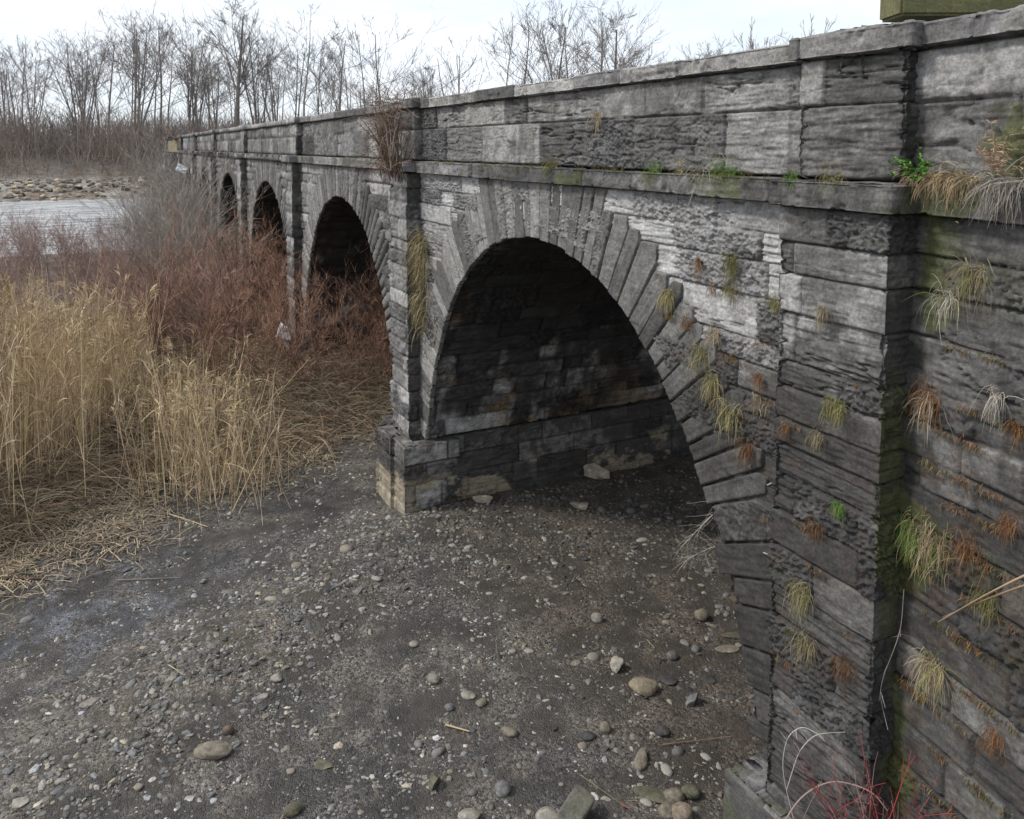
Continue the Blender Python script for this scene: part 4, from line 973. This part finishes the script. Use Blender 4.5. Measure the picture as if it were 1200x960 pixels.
# moss and tiny ferns that grow along the bed joints
R = Rib(); rnd = random.Random(77)
def fringe(pt, nrm, tang, ln, dens, cols, size):
    for i in range(int(ln*dens)):
        q = pt+tang*rnd.uniform(0, ln)+nrm*.004+np.array((0, 0, rnd.gauss(0, .016))); d = nrm*rnd.uniform(.3, 1)+tang*rnd.gauss(0, .5)+np.array((0, 0, rnd.gauss(-.1, .5)))
        st = curve(q, d, size*rnd.uniform(.4, 1.3), 4, .8, .2, rnd); b_ = (st-q)@nrm; st = st-np.minimum(b_-.003, 0)[:, None]*nrm
        R.blade(st, (.004, .005, .004, .001), np.array(rnd.choice(cols))*rnd.uniform(.6, 1.25))
RC = ((.16, .07, .03), (.2, .11, .05), (.13, .07, .03), (.12, .10, .03)); OC = ((.1, .11, .03), (.15, .13, .05), (.14, .07, .03))
for z in ROWS[8:21]:
    for i in range(3):
        t0 = rnd.uniform(.05, .9); ln = rnd.uniform(.08, .4); a = np.array((w0[0]+wd[0]*t0, w0[1]+wd[1]*t0, z+H)); fringe(a, NG, np.array((wd[0], wd[1], 0)), ln, 170, RC if rnd.random() < .6 else OC, .045)
for z in ROWS[9:20]:
    if rnd.random() < .75: fringe(np.array((XW-.27, rnd.uniform(3.6, 4.3), z+H)), NW, np.array((0, 1., 0)), rnd.uniform(.05, .22), 300, RC, .03)
for z in ROWS[11:21]:
    for i in range(3):
        s = rnd.uniform(4.6, 6.3)
        if abs(s-SC0) < 4.1 and z < -.5:
            if abs(s-SC0) < float(open_half(np.array(z)))+.75: continue
        fringe(np.array((XW-.02, s, z+H)), NW, np.array((0, 1., 0)), rnd.uniform(.05, .3), 260, RC, .03)
for i in range(26):
    s = rnd.uniform(4.7, 12); fringe(np.array((XW-.1, s, H-.232)), NW, np.array((0, 1., 0)), rnd.uniform(.05, .3), 200, OC, .025)
tag(R.build('joint_moss', M_PLANT), 'brown and olive moss growing along the joints of the stonework', 'moss', None, 'stuff')
# big dry plant beside the second pilaster
p = on_x(491, 285, XW); R = Rib(); rnd = random.Random(21)
for i in range(900):
    zz = rnd.choice((0, 0, -.25, -.5, -.85, -1.15)); q = np.array((rnd.uniform(-.02, .0), rnd.gauss(-.03, .17), zz+rnd.gauss(0, .14)))
    st = curve(q, (-rnd.uniform(.2, .9), rnd.gauss(0, .7), rnd.gauss(.1, .6)), rnd.uniform(.2, .55), 7, rnd.uniform(.3, .6), .1, rnd); st[:, 0] = np.minimum(st[:, 0], -.015)
    R.blade(st, np.array((1, 1, .95, .85, .7, .5, .2))*.007, np.array(rnd.choice(((.38, .30, .16), (.28, .22, .12), (.22, .20, .09), (.42, .36, .24))))*rnd.uniform(.6, 1.15))
o = R.build('grass_clump', M_PLANT); o.location = (XW-.02, 12.93, p.z); tag(o, 'long golden dry grass clump cascading beside the second pilaster', 'grass clump')
# the dead vine on the second pilaster
root = thing('dead_vine', 'tangled brown leafless vine wrapped round the top of the second pilaster', 'vine', (XW-.32, 13.35, H-.5)); R = Rib(); B = Rib(); rnd = random.Random(33)
for i in range(60):
    q = np.array((rnd.gauss(-.03, .05), rnd.gauss(0, .26), rnd.uniform(-.1, .5))); st = curve(q, (rnd.gauss(-.12, .12), rnd.gauss(0, .16), 1), rnd.uniform(.5, 1.1), 9, .02, .12, rnd)
    st[:, 2] = np.minimum(st[:, 2], 1.45); R.tube(st, np.linspace(.013, .005, 9), np.array((.17, .115, .085))*rnd.uniform(.6, 1.3))
R.build('stem', M_BARK, root)
for i in range(420):
    q = np.array((rnd.gauss(-.08, .1), rnd.gauss(0, .32), rnd.uniform(.1, 1.35))); st = curve(q, (rnd.gauss(-.35, .4), rnd.gauss(0, 1.), rnd.gauss(.25, .6)), rnd.uniform(.2, .95), 7, .03, .16, rnd)
    B.blade(st, np.linspace(.011, .004, 7), np.array((.22, .155, .12))*rnd.uniform(.6, 1.3))
for i in range(7):
    st = curve((-.15, -.2, .1), (-.3, -1+rnd.gauss(0, .3), rnd.uniform(0, 1.)), rnd.uniform(.7, 1.2), 9, -.1, .1, rnd); B.tube(st, .010, (.36, .31, .26))
B.build('twig', M_BARK, root)

# ------------------------------------------------------------------ canes, branches, sticks
def cane(name, label, pts3, r0, r1, col, side=0, slen=.2, cat='branch', sr=.0015, droop=.1):
    P = np.array([tuple(p) for p in pts3]); t = np.linspace(0, 1, len(P)); tt = np.linspace(0, 1, 24); Q = np.stack([np.interp(tt, t, P[:, i]) for i in range(3)], -1)
    for _ in range(6): Q[1:-1] = (Q[:-2]+2*Q[1:-1]+Q[2:])/4
    rnd = random.Random(sum(map(ord, label))); R = Rib(); R.tube(Q, np.linspace(r0, r1, 24), col, 5)
    for i in range(side):
        k = rnd.randint(5, 23); d = Q[k]-Q[k-1]; d /= np.linalg.norm(d); d = d+np.array((rnd.gauss(0, .6), rnd.gauss(0, .6), rnd.gauss(0, .5)))
        R.tube(curve(Q[k], d, slen*rnd.uniform(.3, 1), 6, droop, .12, rnd), np.linspace(sr*1.3, sr*.6, 6), np.array(col)*rnd.uniform(.8, 1.2))
    return tag(R.build(name, M_BARK), label, cat)
def at_dep(u, v, dep):
    r = np.array(ray(u, v)); k = dep/(r[0]*math.sin(TH)+r[1]*math.cos(TH)); return Vector((r[0]*k, r[1]*k, r[2]*k+H))
cane('bent_cane', 'upper of two thick tan canes reaching in from the right edge', [on_wing(1104, 728)+Vector(NG)*.03, at_dep(1150, 700, 3.9), at_dep(1205, 672, 3.5), at_dep(1260, 655, 3.3)], .0035, .007, (.42, .30, .20), 0, cat='cane')
cane('bent_cane', 'lower of two thick tan canes reaching in from the right edge', [on_wing(1112, 722)+Vector(NG)*.05, at_dep(1152, 704, 3.9), at_dep(1205, 684, 3.5), at_dep(1260, 676, 3.3)], .0035, .006, (.36, .25, .16), 0, cat='cane')
cane('hanging_branch', 'upper grey leafless branch reaching left from the wall across the arch foot', [on_x(905, 566, XW-.04), at_dep(870, 582, 7.2), at_dep(835, 602, 7.4), at_dep(800, 640, 7.6)], .007, .003, (.40, .36, .31), 46, .42)
cane('hanging_branch', 'lower grey leafless branch arching left over the arch foot', [on_x(900, 650, XW-.05), at_dep(868, 636, 7.), at_dep(836, 640, 7.2), at_dep(806, 655, 7.4)], .006, .002, (.38, .34, .30), 40, .34)
cane('pale_twig', 'pale straggling twig hanging on the ring stones above the arch foot', [on_x(880, 545, XW-.03), at_dep(862, 560, 7.3), at_dep(848, 590, 7.2)], .004, .002, (.42, .38, .33), 22, .22, cat='twig')
cane('arching_cane', 'long pinkish cane arching at the bottom in front of the pier', [at_dep(905, 990, 4.4), at_dep(935, 934, 4.45), at_dep(975, 912, 4.4), at_dep(1022, 926, 4.3), at_dep(1040, 950, 4.25)], .005, .004, (.38, .27, .25), 3, .1, cat='cane')
cane('arching_cane', 'pale thin cane looping over the pier footing', [at_dep(930, 960, 4.7), at_dep(915, 900, 4.7), at_dep(922, 862, 4.7), at_dep(940, 850, 4.7), at_dep(958, 860, 4.65)], .0028, .002, (.46, .42, .42), 3, .12, cat='cane')
cane('arching_cane', 'second pale thin cane crossing the looping one', [at_dep(922, 925, 4.65), at_dep(936, 880, 4.6), at_dep(955, 860, 4.6), at_dep(990, 858, 4.6)], .0025, .0018, (.44, .40, .40), 3, .1, cat='cane')
cane('trailing_twig', 'thin pale rootlet trailing down the shaded corner of the pier', [on_wing(1062, 690)+Vector(NG)*.02, on_wing(1060, 740)+Vector(NG)*.03, on_wing(1040+6, 800)+Vector((-.15, .0, 0)), on_wing(1052, 850)+Vector((-.1, 0, 0))], .003, .0015, (.42, .38, .35), 8, .1, cat='twig')
root = thing('red_dogwood', 'dark red leafless stems growing at the foot of the pier corner', 'shrub', tuple(at_dep(1040, 1010, 4.0))); R = Rib(); rnd = random.Random(3)
for i in range(34):
    st = curve((rnd.gauss(0, .08), rnd.gauss(0, .06), -.2), (rnd.gauss(-.1, .3), rnd.gauss(0, .3), 1), rnd.uniform(.45, .85), 9, .03, .08, rnd); c = np.array(rnd.choice(((.24, .02, .025), (.3, .05, .05), (.3, .18, .16))))*rnd.uniform(.6, 1.2)
    R.tube(st, np.linspace(.0038, .0015, 9), c)
    for k in range(3): R.tube(curve(st[rnd.randint(3, 7)], (rnd.gauss(0, .6), rnd.gauss(0, .6), .7), rnd.uniform(.08, .25), 5, .02, .1, rnd), .0013, c)
R.build('branches', M_BARK, root)
def gstick(label, a, b_, r, col, side=0, name='stick', lift=.02):
    p = on_z(*a, .03); q = on_z(*b_, .03); m = (p+q)/2+Vector((0, 0, .02))
    for v in (p, q, m): v.z = float(ground_z(v.x, v.y))+lift+.015
    return cane(name, label, [p, m, q], r, r*.6, col, side, .15, 'stick', .002)
gstick('dark driftwood stick lying in the straw at the left edge', (14, 670), (55, 669), .03, (.10, .075, .06), 2)
gstick('long thin grey stick lying on the edge of the straw', (135, 669), (212, 667), .010, (.2, .17, .14))
gstick('pale broken reed stalk lying on the gravel in front of the reeds', (196, 597), (243, 611), .012, (.5, .4, .24), 1)
gstick('dark thin stick pointing out of the hollow under the reeds', (155, 583), (192, 570), .014, (.07, .05, .04))
gstick('small pale stick on the brown gravel bar', (198, 784), (215, 797), .007, (.48, .40, .26))
gstick('long straight twig beside the round dark cobble', (776, 861), (858, 852), .006, (.22, .15, .11))
gstick('dark twig near the pier footing', (873, 905), (905, 872), .006, (.10, .07, .05))
gstick('thin twig slanting above the square block', (680, 896), (742, 940), .004, (.3, .24, .17))
gstick('short bone-shaped pale stick between small stones', (522, 838), (550, 846), .012, (.42, .33, .2))
gstick('pair of thin straws crossing on the silt', (758, 740), (767, 750), .004, (.46, .38, .22), 2)
gstick('pale reed stalk leaning among the shrubs before the second arch', (352, 387), (378, 402), .02, (.48, .40, .28))
# hollow mound with arching grass at the bank edge
root = thing('grass_mound', 'mound of long arching dead grass over a dark hollow in the bank', 'grass mound', (-.15, 17.9, float(ground_z(-.15, 17.9)))); R = Rib(); rnd = random.Random(12)
for i in range(700):
    sgn = rnd.choice((-1, 1)); q = (rnd.gauss(0, .45), rnd.gauss(.5, .3), rnd.uniform(.5, .95)); st = curve(q, (sgn*rnd.uniform(.1, 1), -rnd.uniform(.2, 1.), rnd.uniform(.0, .9)), rnd.uniform(.9, 1.8), 9, .2, .03, rnd)
    R.blade(st, np.array((1, 1, 1, .9, .9, .8, .7, .5, .2))*.012, np.array(rnd.choice(((.38, .29, .19), (.30, .22, .14), (.45, .38, .28))))*rnd.uniform(.6, 1.1))
R.build('stalks', M_PLANT, root)
# litter
def scrap(name, label, p, w_, h_, col, seed, tilt=1.):
    n = 9; U, V_ = np.meshgrid(np.linspace(-.5, .5, n), np.linspace(-.5, .5, n), indexing='ij'); z = .35*(fbm(U*4+seed, V_*4, 3, seed)-.5)
    P = np.stack([U*w_, z*w_, V_*h_*(1-.3*U)], -1); o = mkgrid(name, P, M_PAINT, None, np.broadcast_to(np.array(col), P.shape).copy()); o.location = tuple(p)
    o.rotation_euler = (tilt-1, .4, -TH); md = o.modifiers.new('thickness', 'SOLIDIFY'); md.thickness = .004; return tag(o, label, 'litter')
scrap('plastic_scrap', 'crumpled white plastic scrap caught in the shrubs before the second pier', at_dep(334, 390, 21.2), .42, .36, (.75, .76, .76), 3)
scrap('plastic_sheet', 'white sheet snagged high in the bare shrubs at the far end of the aqueduct', at_dep(213, 198, 36), .46, .32, (.82, .83, .84), 6)
p = on_z(690, 939, .03); scrap('red_scrap', 'tiny orange red scrap lying near the square block', (on_z(732, 937).x, on_z(732, 937).y, float(ground_z(on_z(732, 937).x, on_z(732, 937).y))+.04), .05, .04, (.5, .12, .06), 4, 2.2)

# ------------------------------------------------------------------ things beyond the aqueduct
def box(name, x0, x1, y0, y1, z0, z1, mat, col, parent=None, bev=.02, seed=1):
    import bmesh
    bm = bmesh.new(); bmesh.ops.create_cube(bm, size=1)
    for v in bm.verts: v.co = Vector(((x0+x1)/2+v.co.x*(x1-x0), (y0+y1)/2+v.co.y*(y1-y0), (z0+z1)/2+v.co.z*(z1-z0)))
    bmesh.ops.bevel(bm, geom=bm.edges[:], offset=bev, segments=2, affect='EDGES'); bmesh.ops.subdivide_edges(bm, edges=[e for e in bm.edges if e.calc_length() > .5], cuts=14, use_grid_fill=True)
    bm.verts.index_update(); me = bpy.data.meshes.new(name); bm.to_mesh(me); bm.free()
    co = np.zeros(len(me.vertices)*3); me.vertices.foreach_get('co', co); co = co.reshape(-1, 3); at = me.attributes.new('Col', 'FLOAT_COLOR', 'POINT')
    c = np.ones((len(co), 4)); c[:, :3] = np.array(col)[None]*(.7+.6*fbm(co[:, 0]*2+co[:, 2]*3, co[:, 1]*2-co[:, 2]*3, 4, seed))[:, None]; at.data.foreach_set('color', c.astype(np.float32).ravel())
    me.materials.append(mat); o = bpy.data.objects.new(name, me); C.objects.link(o)
    if parent: o.parent = parent
    return o
# mossy timber beam spanning the trough behind the near parapet
pa = at_dep(1056, 18, 5.7); pb = at_dep(1330, 18, 5.7); ln = (pb-pa).length
bm_ = box('footbridge_beam', 0, ln, 0, .35, 0, .42, M_ROCK, (.13, .125, .055), None, .02, 9); bm_.location = pa; bm_.rotation_euler = (0, 0, math.atan2(pb.y-pa.y, pb.x-pa.x))
tag(bm_, 'mossy olive beam lying above the coping at the top right corner', 'beam')
# hut
p = at_dep(201, 176, 118); hut = thing('tan_hut', 'small tan arched hut with a brown roof behind the ruined end of the aqueduct', 'hut', tuple(p), None, -.25)
U = np.linspace(0, PI, 20); X_, Y_ = np.meshgrid(U, np.linspace(0, 3, 6), indexing='ij'); P = np.stack([-np.cos(X_)*.75, Y_, np.sin(X_)*1.3+.4], -1)
mkgrid('vault_shell', P, M_PAINT, hut, np.broadcast_to(np.array((.42, .33, .19)), P.shape).copy())
fv = np.array([(0, 0, .0)]+[(-math.cos(u)*.75, 0, math.sin(u)*1.3+.4) for u in U]+[(.75, 0, -1.5), (-.75, 0, -1.5)]); n_ = len(fv)
mk('front_wall', fv, np.array([[0, i, i+1] for i in range(1, n_-1)]+[[0, n_-1, 1]]), M_PAINT, hut, np.broadcast_to(np.array((.45, .36, .22)), fv.shape))
r_ = box('roof', -1.1, 3.0, -.4, 3, 0, .22, M_PAINT, (.16, .10, .07), hut); r_.location = (0, 0, 1.62); r_.rotation_euler = (0, -.12, 0)
blk = box('pale_block', 0, 2.2, 0, 2, -.0, .8, M_STONE, (.50, .46, .38), None, .05); blk.location = at_dep(190, 200, 112); blk.rotation_euler = (0, 0, -TH); tag(blk, 'pale beige masonry block seen through the gap at the ruined pier', 'masonry block')
pa = at_dep(102, 182, 138); pb = at_dep(186, 180, 138); ln = (pb-pa).length
kb = box('bank_wall', 0, ln, 0, 1.2, -4, .25, M_STONE, (.17, .155, .135), None, .05, 4); kb.location = pa; kb.rotation_euler = (0, 0, math.atan2(pb.y-pa.y, pb.x-pa.x)); tag(kb, 'long low dark wall with a pale top along the far bank', 'wall')
# wind-blown twigs on the gravel
R = Rib(); rnd = random.Random(55)
for i in range(420):
    x = rnd.uniform(-2.4, 9); s = rnd.uniform(5.5, 15)
    if in_piers(np.array(x), np.array(s)): continue
    a = rnd.uniform(0, 6.28); st = curve((x, s, float(ground_z(x, s))+.018), (math.cos(a), math.sin(a), .02), rnd.uniform(.03, .16)*(3 if rnd.random() < .06 else 1), 4, 0, .12, rnd); st[:, 2] = st[0, 2]+.01
    R.blade(st, .004, np.array(rnd.choice(((.38, .30, .19), (.12, .09, .07), (.25, .19, .13))))*rnd.uniform(.7, 1.2), flat=(0, 0, 1))
tag(R.build('twig_litter', M_PLANT), 'bits of twig and straw blown over the gravel', 'twigs', None, 'stuff')

# ------------------------------------------------------------------ camera, light, sky
sc_ = bpy.context.scene
cam = bpy.data.cameras.new('camera'); co = bpy.data.objects.new('camera', cam); C.objects.link(co)
cam.sensor_width = 36; cam.sensor_fit = 'HORIZONTAL'; cam.lens = F/1200*36
cam.shift_x = 0; cam.shift_y = -(480-YP)/1200
cam.clip_start = .05; cam.clip_end = 3000
co.location = (0, 0, H); co.rotation_euler = (PI/2-PH, 0, -TH)
sc_.camera = co
SUN = Vector((-.62, .25, .74)).normalized()
sl = bpy.data.lights.new('sun', 'SUN'); sl.energy = 2.2; sl.angle = math.radians(9); sl.color = (1, .96, .9)
so = bpy.data.objects.new('sun', sl); C.objects.link(so); so.rotation_euler = SUN.to_track_quat('Z', 'Y').to_euler()
w = bpy.data.worlds.new('World'); sc_.world = w; w.use_nodes = True; nt = w.node_tree
bg = nt.nodes['Background']
sky = N(nt, 'ShaderNodeTexSky'); sky.sky_type = 'NISHITA'; sky.sun_disc = False
sky.sun_elevation = math.asin(SUN.z); sky.sun_rotation = math.atan2(SUN.x, SUN.y)
tc = N(nt, 'ShaderNodeTexCoord'); mp = N(nt, 'ShaderNodeMapping'); mp.inputs['Scale'].default_value = (1.2, 1.2, 5.)
L(nt, tc.outputs['Generated'], mp.inputs[0])
n1 = N(nt, 'ShaderNodeTexNoise', Scale=1.6, Detail=6., Roughness=.55); L(nt, mp.outputs[0], n1.inputs['Vector'])
n2 = N(nt, 'ShaderNodeTexNoise', Scale=3.5, Detail=5., Roughness=.6); L(nt, mp.outputs[0], n2.inputs['Vector'])
r1 = N(nt, 'ShaderNodeMapRange'); r1.inputs[1].default_value = .35; r1.inputs[2].default_value = .62; L(nt, n1.outputs[0], r1.inputs[0])
cr = N(nt, 'ShaderNodeMix', data_type='RGBA'); cr.inputs[6].default_value = (6.3, 7.4, 8.8, 1); cr.inputs[7].default_value = (10.8, 10.85, 10.9, 1)
L(nt, n2.outputs[0], cr.inputs[0])
r2 = N(nt, 'ShaderNodeMapRange'); r2.inputs[3].default_value = .72; r2.inputs[4].default_value = 1.; L(nt, r1.outputs[0], r2.inputs[0])
mx = N(nt, 'ShaderNodeMix', data_type='RGBA'); L(nt, r2.outputs[0], mx.inputs[0]); L(nt, sky.outputs[0], mx.inputs[6]); L(nt, cr.outputs[2], mx.inputs[7])
L(nt, mx.outputs[2], bg.inputs[0]); bg.inputs[1].default_value = .1
vs = sc_.view_settings; vs.view_transform = 'Standard'; vs.look = 'None'; vs.exposure = .37; vs.gamma = 1
sc_.cycles.max_bounces = 5; sc_.cycles.diffuse_bounces = 3; sc_.cycles.use_denoising = True
